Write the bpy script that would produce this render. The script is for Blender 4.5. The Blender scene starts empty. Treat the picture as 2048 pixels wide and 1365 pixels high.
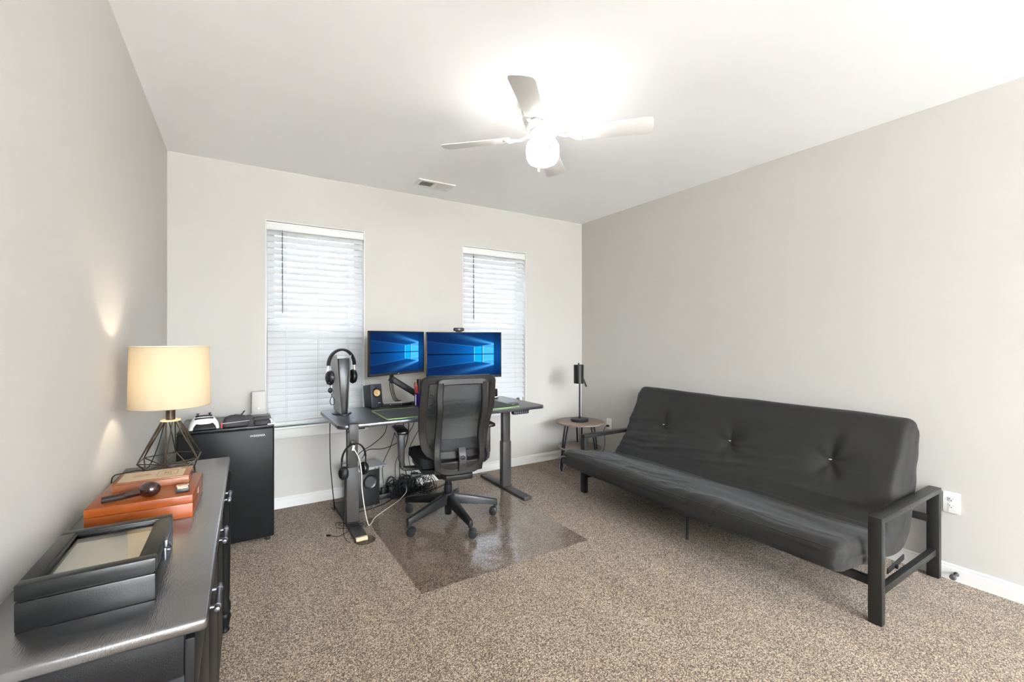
import bpy, bmesh, math, random
from mathutils import Vector, Matrix, noise, Euler
random.seed(7)
PI = math.pi
sc = bpy.context.scene
COL = sc.collection
XL, XR, YB, YF, HC = -0.449, 3.436, 3.992, -9.5, 2.72     # room: left, right, back, rear (stretched back to house the added fill spot), ceiling height
CAMZ = 1.37

# ------------------------------------------------------------------ helpers
def lin(c):
    c = c / 255.0
    return c / 12.92 if c <= 0.04045 else ((c + 0.055) / 1.055) ** 2.4
def rgb(r, g, b): return (lin(r), lin(g), lin(b), 1.0)

def new_mat(name):
    m = bpy.data.materials.new(name); m.use_nodes = True
    nt = m.node_tree; nt.nodes.clear()
    out = nt.nodes.new('ShaderNodeOutputMaterial')
    return m, nt, out

def node(nt, typ, **kw):
    n = nt.nodes.new(typ)
    for k, v in kw.items():
        if k.startswith('i_'):
            n.inputs[k[2:].replace('_', ' ')].default_value = v
        else: setattr(n, k, v)
    return n

def pbr(name, col, rough=0.5, metal=0.0, bump=0.0, bscale=200.0, var=0.0, vscale=8.0, spec=0.5, stretch=None, coat=0.0, ior=1.5, emit=None, estr=0.0, sheen=0.0):
    m, nt, out = new_mat(name)
    b = nt.nodes.new('ShaderNodeBsdfPrincipled')
    b.inputs['Base Color'].default_value = col
    b.inputs['Roughness'].default_value = rough
    b.inputs['Metallic'].default_value = metal
    b.inputs['Specular IOR Level'].default_value = spec
    b.inputs['Coat Weight'].default_value = coat
    b.inputs['IOR'].default_value = ior
    if sheen: b.inputs['Sheen Weight'].default_value = sheen
    if emit:
        b.inputs['Emission Color'].default_value = emit; b.inputs['Emission Strength'].default_value = estr
    nt.links.new(b.outputs[0], out.inputs[0])
    tc = nt.nodes.new('ShaderNodeTexCoord'); vec = tc.outputs['Object']
    if stretch:
        mp = nt.nodes.new('ShaderNodeMapping'); mp.inputs['Scale'].default_value = stretch
        nt.links.new(vec, mp.inputs[0]); vec = mp.outputs[0]
    if var:
        n = node(nt, 'ShaderNodeTexNoise', i_Scale=vscale, i_Detail=4.0)
        nt.links.new(vec, n.inputs['Vector'])
        mx = nt.nodes.new('ShaderNodeMix'); mx.data_type = 'RGBA'
        mx.inputs['A'].default_value = tuple(max(0, c * (1 - var)) for c in col[:3]) + (1,)
        mx.inputs['B'].default_value = tuple(min(1, c * (1 + var)) for c in col[:3]) + (1,)
        nt.links.new(n.outputs[0], mx.inputs['Factor']); nt.links.new(mx.outputs['Result'], b.inputs['Base Color'])
    if bump:
        n = node(nt, 'ShaderNodeTexNoise', i_Scale=bscale, i_Detail=3.0)
        nt.links.new(vec, n.inputs['Vector'])
        bp = node(nt, 'ShaderNodeBump', i_Strength=bump, i_Distance=0.002)
        nt.links.new(n.outputs[0], bp.inputs['Height']); nt.links.new(bp.outputs[0], b.inputs['Normal'])
    return m

class G:
    def __init__(self): self.bm = bmesh.new()
    def _merge(self, t, M=None):
        if M is not None: bmesh.ops.transform(t, matrix=M, verts=t.verts)
        me = bpy.data.meshes.new('tmp'); t.to_mesh(me); t.free()
        self.bm.from_mesh(me); bpy.data.meshes.remove(me)
        return self
    def box(self, c, s, rot=None, bev=0.0, seg=2, M=None):
        t = bmesh.new(); bmesh.ops.create_cube(t, size=1.0)
        for v in t.verts: v.co = Vector((v.co.x * s[0], v.co.y * s[1], v.co.z * s[2]))
        if bev: bmesh.ops.bevel(t, geom=t.edges[:], offset=bev, segments=seg, profile=0.5, affect='EDGES')
        X = Matrix.Translation(c)
        if rot: X = X @ Euler(rot).to_matrix().to_4x4()
        if M is not None: X = M @ X
        return self._merge(t, X)
    def hexa(self, v8, bev=0.0, seg=2):        # bottom loop of four, top loop of four
        t = bmesh.new(); vs = [t.verts.new(v) for v in v8]
        for f in ((3, 2, 1, 0), (4, 5, 6, 7), (0, 1, 5, 4), (1, 2, 6, 5), (2, 3, 7, 6), (3, 0, 4, 7)):
            t.faces.new([vs[i] for i in f])
        bmesh.ops.recalc_face_normals(t, faces=t.faces)
        if bev: bmesh.ops.bevel(t, geom=t.edges[:], offset=bev, segments=seg, profile=0.5, affect='EDGES')
        return self._merge(t)
    def cyl(self, p0, p1, r0, r1=None, n=24, bev=0.0):
        r1 = r0 if r1 is None else r1
        p0, p1 = Vector(p0), Vector(p1); d = p1 - p0
        t = bmesh.new()
        bmesh.ops.create_cone(t, cap_ends=True, segments=n, radius1=r0, radius2=r1, depth=d.length)
        if bev:
            es = [e for e in t.edges if len(e.link_faces) == 2 and any(len(f.verts) > 4 for f in e.link_faces)]
            bmesh.ops.bevel(t, geom=es, offset=bev, segments=2, profile=0.5, affect='EDGES')
        q = Vector((0, 0, 1)).rotation_difference(d.normalized()).to_matrix().to_4x4()
        return self._merge(t, Matrix.Translation((p0 + p1) / 2) @ q)
    def lathe(self, prof, c=(0, 0, 0), n=32, M=None):
        t = bmesh.new(); rings = []
        for r, z in prof:
            if r < 1e-6: rings.append([t.verts.new((0, 0, z))])
            else: rings.append([t.verts.new((r * math.cos(2 * PI * k / n), r * math.sin(2 * PI * k / n), z)) for k in range(n)])
        for a, b in zip(rings, rings[1:]):
            for k in range(n):
                k2 = (k + 1) % n
                if len(a) == 1 and len(b) == 1: break
                if len(a) == 1: t.faces.new((a[0], b[k2], b[k]))
                elif len(b) == 1: t.faces.new((a[k], a[k2], b[0]))
                else: t.faces.new((a[k], a[k2], b[k2], b[k]))
        bmesh.ops.recalc_face_normals(t, faces=t.faces)
        X = Matrix.Translation(c)
        if M is not None: X = X @ M
        return self._merge(t, X)
    def prism(self, pts, z0, z1, M=None, bev=0.0, seg=2):
        t = bmesh.new()
        lo = [t.verts.new((x, y, z0)) for x, y in pts]; hi = [t.verts.new((x, y, z1)) for x, y in pts]
        t.faces.new(lo[::-1]); t.faces.new(hi); n = len(pts)
        for k in range(n): t.faces.new((lo[k], lo[(k + 1) % n], hi[(k + 1) % n], hi[k]))
        bmesh.ops.recalc_face_normals(t, faces=t.faces)
        if bev:
            es = [e for e in t.edges if abs(e.verts[0].co.z - e.verts[1].co.z) < 1e-6]
            bmesh.ops.bevel(t, geom=es, offset=bev, segments=seg, profile=0.5, affect='EDGES')
        return self._merge(t, M)
    def ball(self, c, s, n=20, rot=None):
        t = bmesh.new(); bmesh.ops.create_uvsphere(t, u_segments=n, v_segments=max(8, n // 2), radius=1.0)
        for v in t.verts: v.co = Vector((v.co.x * s[0], v.co.y * s[1], v.co.z * s[2]))
        X = Matrix.Translation(c)
        if rot: X = X @ Euler(rot).to_matrix().to_4x4()
        return self._merge(t, X)
    def sweep(self, pts, prof, closed=False, nrm=None):
        """profile (list of 2D points: along side, along normal) carried along pts"""
        pts = [Vector(p) for p in pts]; n = len(pts); t = bmesh.new(); rings = []
        N = None
        for i, p in enumerate(pts):
            a = pts[(i - 1) % n] if (closed or i > 0) else p
            b = pts[(i + 1) % n] if (closed or i < n - 1) else p
            T = (b - a).normalized()
            if nrm is not None: N = Vector(nrm(i, p) if callable(nrm) else nrm)
            elif N is None: N = Vector((0, 0, 1)) if abs(T.z) < 0.9 else Vector((1, 0, 0))
            N = (N - T * N.dot(T)).normalized(); S = T.cross(N)
            rings.append([t.verts.new(p + S * u + N * v) for u, v in prof])
        m = len(prof)
        for i in range(n if closed else n - 1):
            r0, r1 = rings[i], rings[(i + 1) % n]
            for k in range(m): t.faces.new((r0[k], r0[(k + 1) % m], r1[(k + 1) % m], r1[k]))
        if not closed: t.faces.new(rings[0][::-1]); t.faces.new(rings[-1])
        bmesh.ops.recalc_face_normals(t, faces=t.faces)
        return self._merge(t)
    def tube(self, pts, r, n=8, sub=6, closed=False, straight=False):
        if not straight: pts = smooth(pts, sub, closed)
        return self.sweep(pts, [(r * math.cos(2 * PI * k / n), r * math.sin(2 * PI * k / n)) for k in range(n)], closed)
    def ribbon(self, pts, w, th, nrm, closed=False):
        c = min(w, th) * 0.25; a, b = w / 2, th / 2
        return self.sweep(pts, [(-a + c, -b), (a - c, -b), (a, -b + c), (a, b - c), (a - c, b), (-a + c, b), (-a, b - c), (-a, -b + c)], closed, nrm)
    def build(self, name, mat, parent=None, ang=35, loc=None):
        me = bpy.data.meshes.new(name); self.bm.to_mesh(me); self.bm.free()
        for p in me.polygons: p.use_smooth = True
        me.set_sharp_from_angle(angle=math.radians(ang))
        me.materials.append(mat)
        o = bpy.data.objects.new(name, me); COL.objects.link(o)
        if parent: o.parent = parent
        if loc: o.location = loc
        return o

def smooth(pts, sub=6, closed=False):
    P = [Vector(p) for p in pts]; n = len(P); out = []
    rng = range(n) if closed else range(n - 1)
    for i in rng:
        p1, p2 = P[i], P[(i + 1) % n]
        p0 = P[(i - 1) % n] if (closed or i > 0) else p1 * 2 - p2
        p3 = P[(i + 2) % n] if (closed or i < n - 2) else p2 * 2 - p1
        for k in range(sub):
            t = k / sub
            out.append(0.5 * ((2 * p1) + (p2 - p0) * t + (2 * p0 - 5 * p1 + 4 * p2 - p3) * t * t + (3 * p1 - p0 - 3 * p2 + p3) * t ** 3))
    if not closed: out.append(P[-1])
    return out

def rrect(w, h, r, n=6, cx=0, cy=0):
    pts = []
    for sx, sy, a0 in ((1, 1, 0), (-1, 1, 90), (-1, -1, 180), (1, -1, 270)):
        for k in range(n + 1):
            a = math.radians(a0 + 90 * k / n)
            pts.append((cx + sx * (w / 2 - r) + r * math.cos(a), cy + sy * (h / 2 - r) + r * math.sin(a)))
    return pts

def tag(o, label, cat, group=None):
    o['label'] = label; o['category'] = cat
    if group: o['group'] = group
    return o
def thing(name, label, cat, loc, rz=0.0, group=None):
    o = bpy.data.objects.new(name, None); COL.objects.link(o)
    o.empty_display_size = 0.05
    o.location = loc; o.rotation_euler = (0, 0, rz)
    return tag(o, label, cat, group)
def struct(o):
    o['kind'] = 'structure'; return o
def text_mesh(name, s, size, ext, mat, parent, M):
    cu = bpy.data.curves.new('txt', 'FONT'); cu.body = s; cu.size = size; cu.extrude = ext; cu.align_x = 'CENTER'; cu.align_y = 'CENTER'
    cu.space_character = 1.15
    to = bpy.data.objects.new('txt', cu); COL.objects.link(to)
    dg = bpy.context.evaluated_depsgraph_get()
    me = bpy.data.meshes.new_from_object(to.evaluated_get(dg)); me.transform(M)
    bpy.data.objects.remove(to); bpy.data.curves.remove(cu)
    me.materials.clear(); me.materials.append(mat)
    o = bpy.data.objects.new(name, me); COL.objects.link(o); o.parent = parent
    return o
RX90 = Matrix.Rotation(PI / 2, 4, 'X')     # xy drawing stood up in the xz plane, facing -y

# ------------------------------------------------------------------ materials
M = {}
M['wall'] = pbr('wall_paint', (0.50, 0.48, 0.45, 1), 0.85, bump=0.12, bscale=260)
M['ceiling'] = pbr('ceiling_paint', (0.90, 0.905, 0.915, 1), 0.95, bump=0.06, bscale=300)
M['trim'] = pbr('white_trim_paint', (0.70, 0.69, 0.67, 1), 0.45, bump=0.02)
M['vinyl'] = pbr('white_vinyl', (0.70, 0.70, 0.69, 1), 0.4)
M['fanwhite'] = pbr('white_enamel', (0.78, 0.77, 0.75, 1), 0.35)
M['plate'] = pbr('white_plastic_plate', (0.80, 0.79, 0.77, 1), 0.35)
M['dark'] = pbr('dark_slot', (0.012, 0.012, 0.012, 1), 0.6)
M['greyw'] = pbr('pale_grey_plastic', (0.47, 0.455, 0.43, 1), 0.5)
M['blackp'] = pbr('black_plastic', (0.012, 0.012, 0.012, 1), 0.42, bump=0.05, bscale=900, spec=0.25)
M['blackg'] = pbr('black_gloss', (0.010, 0.010, 0.011, 1), 0.28, spec=0.3)
M['chairp'] = pbr('charcoal_nylon', (0.013, 0.011, 0.010, 1), 0.42, bump=0.06, bscale=700, spec=0.3)
M['baseblk'] = pbr('black_nylon', (0.009, 0.009, 0.009, 1), 0.36, bump=0.05, bscale=700, spec=0.25)
M['seatf'] = pbr('black_seat_fabric', (0.008, 0.008, 0.011, 1), 0.85, bump=0.3, bscale=900, spec=0.2)
M['metal'] = pbr('black_powder_coat', (0.012, 0.011, 0.010, 1), 0.38, bump=0.05, bscale=900, spec=0.3)
M['desklaminate'] = pbr('black_laminate', (0.022, 0.022, 0.025, 1), 0.30, bump=0.05, bscale=800, ior=1.8)
M['deskleg'] = pbr('graphite_powder_coat', (0.036, 0.032, 0.030, 1), 0.42, bump=0.05, bscale=900, spec=0.3)
M['tan'] = pbr('tan_plastic_and_glint', (0.42, 0.34, 0.22, 1), 0.5)  # plain on the fan's pull knob; on the desk foot cap it paints a glint
M['fridge'] = pbr('black_textured_steel', (0.008, 0.008, 0.008, 1), 0.30, bump=0.12, bscale=900, spec=0.1)
M['badge'] = pbr('silver_print', (0.75, 0.75, 0.75, 1), 0.35)
M['blackwood'] = pbr('black_stained_wood', (0.006, 0.0055, 0.0055, 1), 0.42, bump=0.22, bscale=60, stretch=(7, 0.8, 7), var=0.25, vscale=20, spec=0.15)
M['blacktop'] = pbr('black_lacquered_wood', (0.020, 0.018, 0.018, 1), 0.22, bump=0.22, bscale=60, stretch=(7, 0.8, 7), var=0.25, vscale=20, ior=3.0)
M['pewter'] = pbr('brushed_pewter', (0.14, 0.14, 0.155, 1), 0.35, 0.9)
M['steel'] = pbr('polished_steel', (0.70, 0.70, 0.70, 1), 0.18, 1.0)
M['leather'] = pbr('black_leatherette', (0.004, 0.004, 0.004, 1), 0.33, bump=0.15, bscale=500, spec=0.35)
M['reflect_velvet'] = pbr('velvet_painted_reflection', (0.62, 0.58, 0.50, 1), 0.9, bump=0.4, bscale=300)  # lining paled to stand in for bright reflections in the lid glass
M['cherry'] = pbr('cherry_wood', rgb(118, 54, 12), 0.36, bump=0.05, bscale=40, stretch=(1.2, 14, 14), var=0.18, vscale=6, coat=0.06, spec=0.3)
M['cedar'] = pbr('cedar_wood', rgb(118, 66, 36), 0.45, bump=0.1, bscale=40, stretch=(1.2, 14, 14), var=0.15, vscale=6)
M['paper'] = pbr('printed_label', rgb(160, 142, 118), 0.35)
M['gold'] = pbr('gold_ink', rgb(120, 90, 50), 0.5)
M['briar'] = pbr('briar_wood', rgb(40, 18, 12), 0.22, var=0.35, vscale=60, coat=0.1)
M['ebonite'] = pbr('brown_ebonite', rgb(34, 26, 21), 0.4, spec=0.3)
M['bronze'] = pbr('antique_bronze', rgb(60, 48, 34), 0.38, 0.6)
M['brass'] = pbr('satin_brass_plate', rgb(214, 196, 160), 0.4, 0.2)
M['white'] = pbr('white_plastic', (0.88, 0.88, 0.87, 1), 0.4)
M['cord_white'] = pbr('white_cable', (0.70, 0.66, 0.60, 1), 0.5)
M['cord'] = pbr('black_cable', (0.006, 0.006, 0.006, 1), 0.5, spec=0.25)
M['red'] = pbr('red_plastic', rgb(150, 30, 22), 0.4)
M['purple'] = pbr('purple_enamel', rgb(42, 26, 110), 0.2, coat=0.5)
M['orange'] = pbr('orange_plastic', rgb(230, 150, 90), 0.5)
M['nylon'] = pbr('black_nylon_cloth', (0.030, 0.026, 0.028, 1), 0.8, bump=0.5, bscale=700)
M['padcloth'] = pbr('grey_black_mat_cloth', (0.040, 0.040, 0.040, 1), 0.9, bump=0.2, bscale=1200)
M['green'] = pbr('green_stitched_edge', rgb(136, 172, 92), 0.7)
M['silver'] = pbr('silver_plastic', (0.55, 0.55, 0.55, 1), 0.35, 0.3)
M['futon'] = pbr('black_futon_cotton', (0.0135, 0.0118, 0.0102, 1), 0.75, bump=0.3, bscale=900, sheen=0.05, spec=0.25)
M['tuft'] = pbr('white_tuft_thread', (0.7, 0.7, 0.7, 1), 0.7)
M['walnut'] = pbr('grey_walnut_veneer', rgb(112, 96, 86), 0.5, bump=0.1, bscale=40, stretch=(2, 16, 16), var=0.3, vscale=7)
M['walnutrim'] = pbr('brown_veneer_edge', rgb(70, 50, 40), 0.5)
M['rubber'] = pbr('rubber', (0.05, 0.045, 0.04, 1), 0.7)
M['cone'] = pbr('tan_woofer_cone', rgb(190, 160, 110), 0.5)
M['navy'] = pbr('black_vinyl_cabinet', (0.018, 0.020, 0.026, 1), 0.5, bump=0.1, bscale=600, spec=0.3)
M['led'] = pbr('white_led', (1, 1, 1, 1), 0.4, emit=(1, 1, 1, 1), estr=2.0)
M['lawn'] = pbr('lawn_grass', rgb(120, 150, 80), 0.9, var=0.4, vscale=3)
M['hedge'] = pbr('hedge_leaf', rgb(70, 100, 50), 0.9, var=0.5, vscale=4, bump=0.5, bscale=20)

def carpet_mat():
    m, nt, out = new_mat('speckled_cut_pile_carpet')
    b = nt.nodes.new('ShaderNodeBsdfPrincipled'); b.inputs['Roughness'].default_value = 0.95; b.inputs['Specular IOR Level'].default_value = 0.15
    b.inputs['Sheen Weight'].default_value = 0.15
    tc = nt.nodes.new('ShaderNodeTexCoord')
    n1 = node(nt, 'ShaderNodeTexNoise', i_Scale=200.0, i_Detail=2.0, i_Roughness=0.6)
    n2 = node(nt, 'ShaderNodeTexVoronoi', i_Scale=230.0)
    n3 = node(nt, 'ShaderNodeTexNoise', i_Scale=1.6, i_Detail=3.0)
    mp = nt.nodes.new('ShaderNodeMapping'); mp.inputs['Rotation'].default_value = (0, 0, 0.9); mp.inputs['Scale'].default_value = (3.2, 0.7, 1)
    for n in (n1, n2): nt.links.new(tc.outputs['Object'], n.inputs['Vector'])
    nt.links.new(tc.outputs['Object'], mp.inputs[0]); nt.links.new(mp.outputs[0], n3.inputs['Vector'])
    mixv = node(nt, 'ShaderNodeMath', operation='MULTIPLY_ADD'); mixv.inputs[1].default_value = 0.45; mixv.inputs[2].default_value = 0.0
    sep = nt.nodes.new('ShaderNodeSeparateColor'); nt.links.new(n2.outputs['Color'], sep.inputs[0])
    nt.links.new(sep.outputs[0], mixv.inputs[0])
    add = node(nt, 'ShaderNodeMath', operation='MULTIPLY_ADD'); add.inputs[1].default_value = 0.9
    nt.links.new(n1.outputs[0], add.inputs[0]); nt.links.new(mixv.outputs[0], add.inputs[2])
    add2 = node(nt, 'ShaderNodeMath', operation='MULTIPLY_ADD'); add2.inputs[1].default_value = 0.16
    nt.links.new(n3.outputs[0], add2.inputs[0]); nt.links.new(add.outputs[0], add2.inputs[2])
    r = nt.nodes.new('ShaderNodeValToRGB'); e = r.color_ramp.elements
    e[0].position = 0.55; e[0].color = rgb(54, 41, 31)
    e[1].position = 0.98; e[1].color = rgb(180, 162, 142)
    for p, c in ((0.65, rgb(82, 66, 51)), (0.76, rgb(121, 102, 83)), (0.87, rgb(150, 131, 110))):
        k = e.new(p); k.color = c
    nt.links.new(add2.outputs[0], r.inputs[0]); nt.links.new(r.outputs[0], b.inputs['Base Color'])
    bp = node(nt, 'ShaderNodeBump', i_Strength=0.7, i_Distance=0.006); nt.links.new(add.outputs[0], bp.inputs['Height'])
    nt.links.new(bp.outputs[0], b.inputs['Normal']); nt.links.new(b.outputs[0], out.inputs[0])
    return m
M['carpet'] = carpet_mat()

def clear_mat(name, tint=(1, 1, 1, 1), rough=0.0, ior=1.5, bump=0.0, bscale=4.0, dist=0.01):
    """thin clear sheet: see-through with a Fresnel gloss"""
    m, nt, out = new_mat(name)
    t = nt.nodes.new('ShaderNodeBsdfTransparent'); t.inputs[0].default_value = tint
    g = nt.nodes.new('ShaderNodeBsdfGlossy'); g.inputs['Roughness'].default_value = rough
    f = nt.nodes.new('ShaderNodeLayerWeight'); f.inputs[0].default_value = 0.5      # 1 - |cos|
    pw = node(nt, 'ShaderNodeMath', operation='POWER'); pw.inputs[1].default_value = 5.0
    f0 = ((ior - 1) / (ior + 1)) ** 2
    ml = node(nt, 'ShaderNodeMath', operation='MULTIPLY_ADD'); ml.inputs[1].default_value = 1 - f0; ml.inputs[2].default_value = f0
    mx = nt.nodes.new('ShaderNodeMixShader')
    nt.links.new(f.outputs['Facing'], pw.inputs[0]); nt.links.new(pw.outputs[0], ml.inputs[0]); nt.links.new(ml.outputs[0], mx.inputs[0]); nt.links.new(t.outputs[0], mx.inputs[1]); nt.links.new(g.outputs[0], mx.inputs[2])
    if bump:
        tc = nt.nodes.new('ShaderNodeTexCoord')
        n = node(nt, 'ShaderNodeTexNoise', i_Scale=bscale, i_Detail=2.0); nt.links.new(tc.outputs['Object'], n.inputs['Vector'])
        n2 = node(nt, 'ShaderNodeTexNoise', i_Scale=260.0, i_Detail=1.0); nt.links.new(tc.outputs['Object'], n2.inputs['Vector'])
        ad = node(nt, 'ShaderNodeMath', operation='MULTIPLY_ADD'); ad.inputs[1].default_value = 0.012
        nt.links.new(n2.outputs[0], ad.inputs[0]); nt.links.new(n.outputs[0], ad.inputs[2])
        bp = node(nt, 'ShaderNodeBump', i_Strength=bump, i_Distance=dist); nt.links.new(ad.outputs[0], bp.inputs['Height'])
        nt.links.new(bp.outputs[0], g.inputs['Normal']); nt.links.new(bp.outputs[0], f.inputs['Normal'])
    nt.links.new(mx.outputs[0], out.inputs[0])
    return m
M['glass'] = clear_mat('window_glass', ior=1.45)
M['lidglass'] = clear_mat('box_lid_glass', tint=(0.95, 0.95, 0.93, 1), ior=2.0)
M['mat'] = clear_mat('clear_vinyl_mat', tint=(0.96, 0.94, 0.93, 1), rough=0.14, ior=2.5, bump=0.5, bscale=3.0, dist=0.03)
M['clearcup'] = clear_mat('clear_plastic_cup', tint=(0.9, 0.88, 0.84, 1), rough=0.1, ior=1.5)

def screen_cloth(name, col, fac):
    m, nt, out = new_mat(name)
    t = nt.nodes.new('ShaderNodeBsdfTransparent'); d = node(nt, 'ShaderNodeBsdfPrincipled'); d.inputs['Base Color'].default_value = col; d.inputs['Roughness'].default_value = 0.8
    tc = nt.nodes.new('ShaderNodeTexCoord'); n = node(nt, 'ShaderNodeTexNoise', i_Scale=420.0, i_Detail=1.0)
    nt.links.new(tc.outputs['Object'], n.inputs['Vector'])
    mr = nt.nodes.new('ShaderNodeMapRange'); mr.inputs['To Min'].default_value = fac - 0.04; mr.inputs['To Max'].default_value = fac + 0.04
    mr.inputs['From Min'].default_value = 0.3; mr.inputs['From Max'].default_value = 0.7
    nt.links.new(n.outputs[0], mr.inputs['Value'])
    mx = nt.nodes.new('ShaderNodeMixShader'); nt.links.new(mr.outputs[0], mx.inputs[0]); nt.links.new(t.outputs[0], mx.inputs[1]); nt.links.new(d.outputs[0], mx.inputs[2])
    nt.links.new(mx.outputs[0], out.inputs[0]); return m
M['mesh'] = screen_cloth('black_chair_mesh', (0.012, 0.012, 0.012, 1), 0.92)
M['insect'] = screen_cloth('insect_screen', (0.12, 0.12, 0.12, 1), 0.22)

def translucent(name, col, tcol, fac, rough=0.5):
    m, nt, out = new_mat(name)
    d = nt.nodes.new('ShaderNodeBsdfPrincipled'); d.inputs['Base Color'].default_value = col; d.inputs['Roughness'].default_value = rough
    t = nt.nodes.new('ShaderNodeBsdfTranslucent'); t.inputs[0].default_value = tcol
    tc = nt.nodes.new('ShaderNodeTexCoord'); n = node(nt, 'ShaderNodeTexNoise', i_Scale=700.0)
    nt.links.new(tc.outputs['Object'], n.inputs['Vector'])
    bp = node(nt, 'ShaderNodeBump', i_Strength=0.05, i_Distance=0.001); nt.links.new(n.outputs[0], bp.inputs['Height']); nt.links.new(bp.outputs[0], d.inputs['Normal'])
    mx = nt.nodes.new('ShaderNodeMixShader'); mx.inputs[0].default_value = fac
    nt.links.new(d.outputs[0], mx.inputs[1]); nt.links.new(t.outputs[0], mx.inputs[2]); nt.links.new(mx.outputs[0], out.inputs[0])
    return m
M['slat'] = translucent('white_blind_slat', (0.70, 0.70, 0.71, 1), (0.85, 0.86, 0.88, 1), 0.20, 0.45)
M['shade'] = translucent('cream_linen_shade', (0.46, 0.40, 0.30, 1), (0.92, 0.82, 0.62, 1), 0.26, 0.9)

def emitter(name, col, s):
    m, nt, out = new_mat(name); e = nt.nodes.new('ShaderNodeEmission')
    e.inputs[0].default_value = col; e.inputs[1].default_value = s; nt.links.new(e.outputs[0], out.inputs[0]); return m
GLOBE_E, BULB_W, SKY_E, FILL_SPOT_W = 13.0, 2.3, 3.0, 15800.0
M['globe'] = emitter('lit_opal_globe', (1.0, 0.96, 0.90, 1), GLOBE_E)
M['bulb'] = emitter('lit_bulb', (1.0, 0.82, 0.58, 1), 2.5)

def picture_mat():
    m, nt, out = new_mat('lit_screen_picture'); e = nt.nodes.new('ShaderNodeEmission'); e.inputs[1].default_value = 0.60
    a = nt.nodes.new('ShaderNodeVertexColor'); a.layer_name = 'picture'
    nt.links.new(a.outputs[0], e.inputs[0]); nt.links.new(e.outputs[0], out.inputs[0])
    return m
M['picture'] = picture_mat()

# ------------------------------------------------------------------ setting
g = G(); g.box(((XL + XR) / 2, (YF + YB) / 2, -0.05), (XR - XL + 0.4, YB - YF + 0.4, 0.1)); struct(g.build('floor', M['carpet']))
g = G(); g.box(((XL + XR) / 2, (YF + YB) / 2, HC + 0.05), (XR - XL + 0.4, YB - YF + 0.4, 0.1)); struct(g.build('ceiling', M['ceiling']))
g = G(); g.box((XL - 0.075, (YF + YB) / 2, HC / 2), (0.15, YB - YF, HC)); struct(g.build('wall_left', M['wall']))
g = G(); g.box((XR + 0.075, (YF + YB) / 2, HC / 2), (0.15, YB - YF, HC)); struct(g.build('wall_right', M['wall']))
g = G(); g.box(((XL + XR) / 2, YF - 0.075, HC / 2), (XR - XL + 0.3, 0.15, HC)); struct(g.build('wall_rear', M['wall']))
WIN = [(0.168, 0.935, 0.645, 2.312), (1.887, 2.643, 0.645, 2.297)]       # x0, x1, sill, head
WT = 0.16
g = G()
def wbox(x0, x1, z0, z1): g.box(((x0 + x1) / 2, YB + WT / 2, (z0 + z1) / 2), (x1 - x0, WT, z1 - z0))
(a0, a1, s0, h0), (b0, b1, s1, h1) = WIN
wbox(XL - 0.15, a0, 0, HC); wbox(a1, b0, 0, HC); wbox(b1, XR + 0.15, 0, HC)
wbox(a0, a1, 0, s0); wbox(a0, a1, h0, HC); wbox(b0, b1, 0, s1); wbox(b0, b1, h1, HC)
bmesh.ops.remove_doubles(g.bm, verts=g.bm.verts, dist=1e-5)
struct(g.build('wall_back', M['wall']))
# baseboards: flat board with a stepped bead on top
BB = [(0, 0), (0.013, 0), (0.013, 0.068), (0.009, 0.074), (0.009, 0.082), (0.004, 0.089), (0, 0.089)]
def baseboard(name, p, q, inward):
    g = G(); p, q = Vector(p), Vector(q); I = Vector(inward); t = bmesh.new()
    A = [t.verts.new(p + I * u + Vector((0, 0, v))) for u, v in BB]; B = [t.verts.new(q + I * u + Vector((0, 0, v))) for u, v in BB]
    for k in range(len(BB)): t.faces.new((A[k], A[(k + 1) % len(BB)], B[(k + 1) % len(BB)], B[k]))
    t.faces.new(A); t.faces.new(B[::-1]); bmesh.ops.recalc_face_normals(t, faces=t.faces); g._merge(t)
    return struct(g.build(name, M['trim'], ang=20))
baseboard('baseboard_back', (XL, YB, 0), (XR, YB, 0), (0, -1, 0))
baseboard('baseboard_right', (XR, YF, 0), (XR, YB, 0), (-1, 0, 0))
baseboard('baseboard_left', (XL, YF, 0), (XL, YB, 0), (1, 0, 0))

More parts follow.
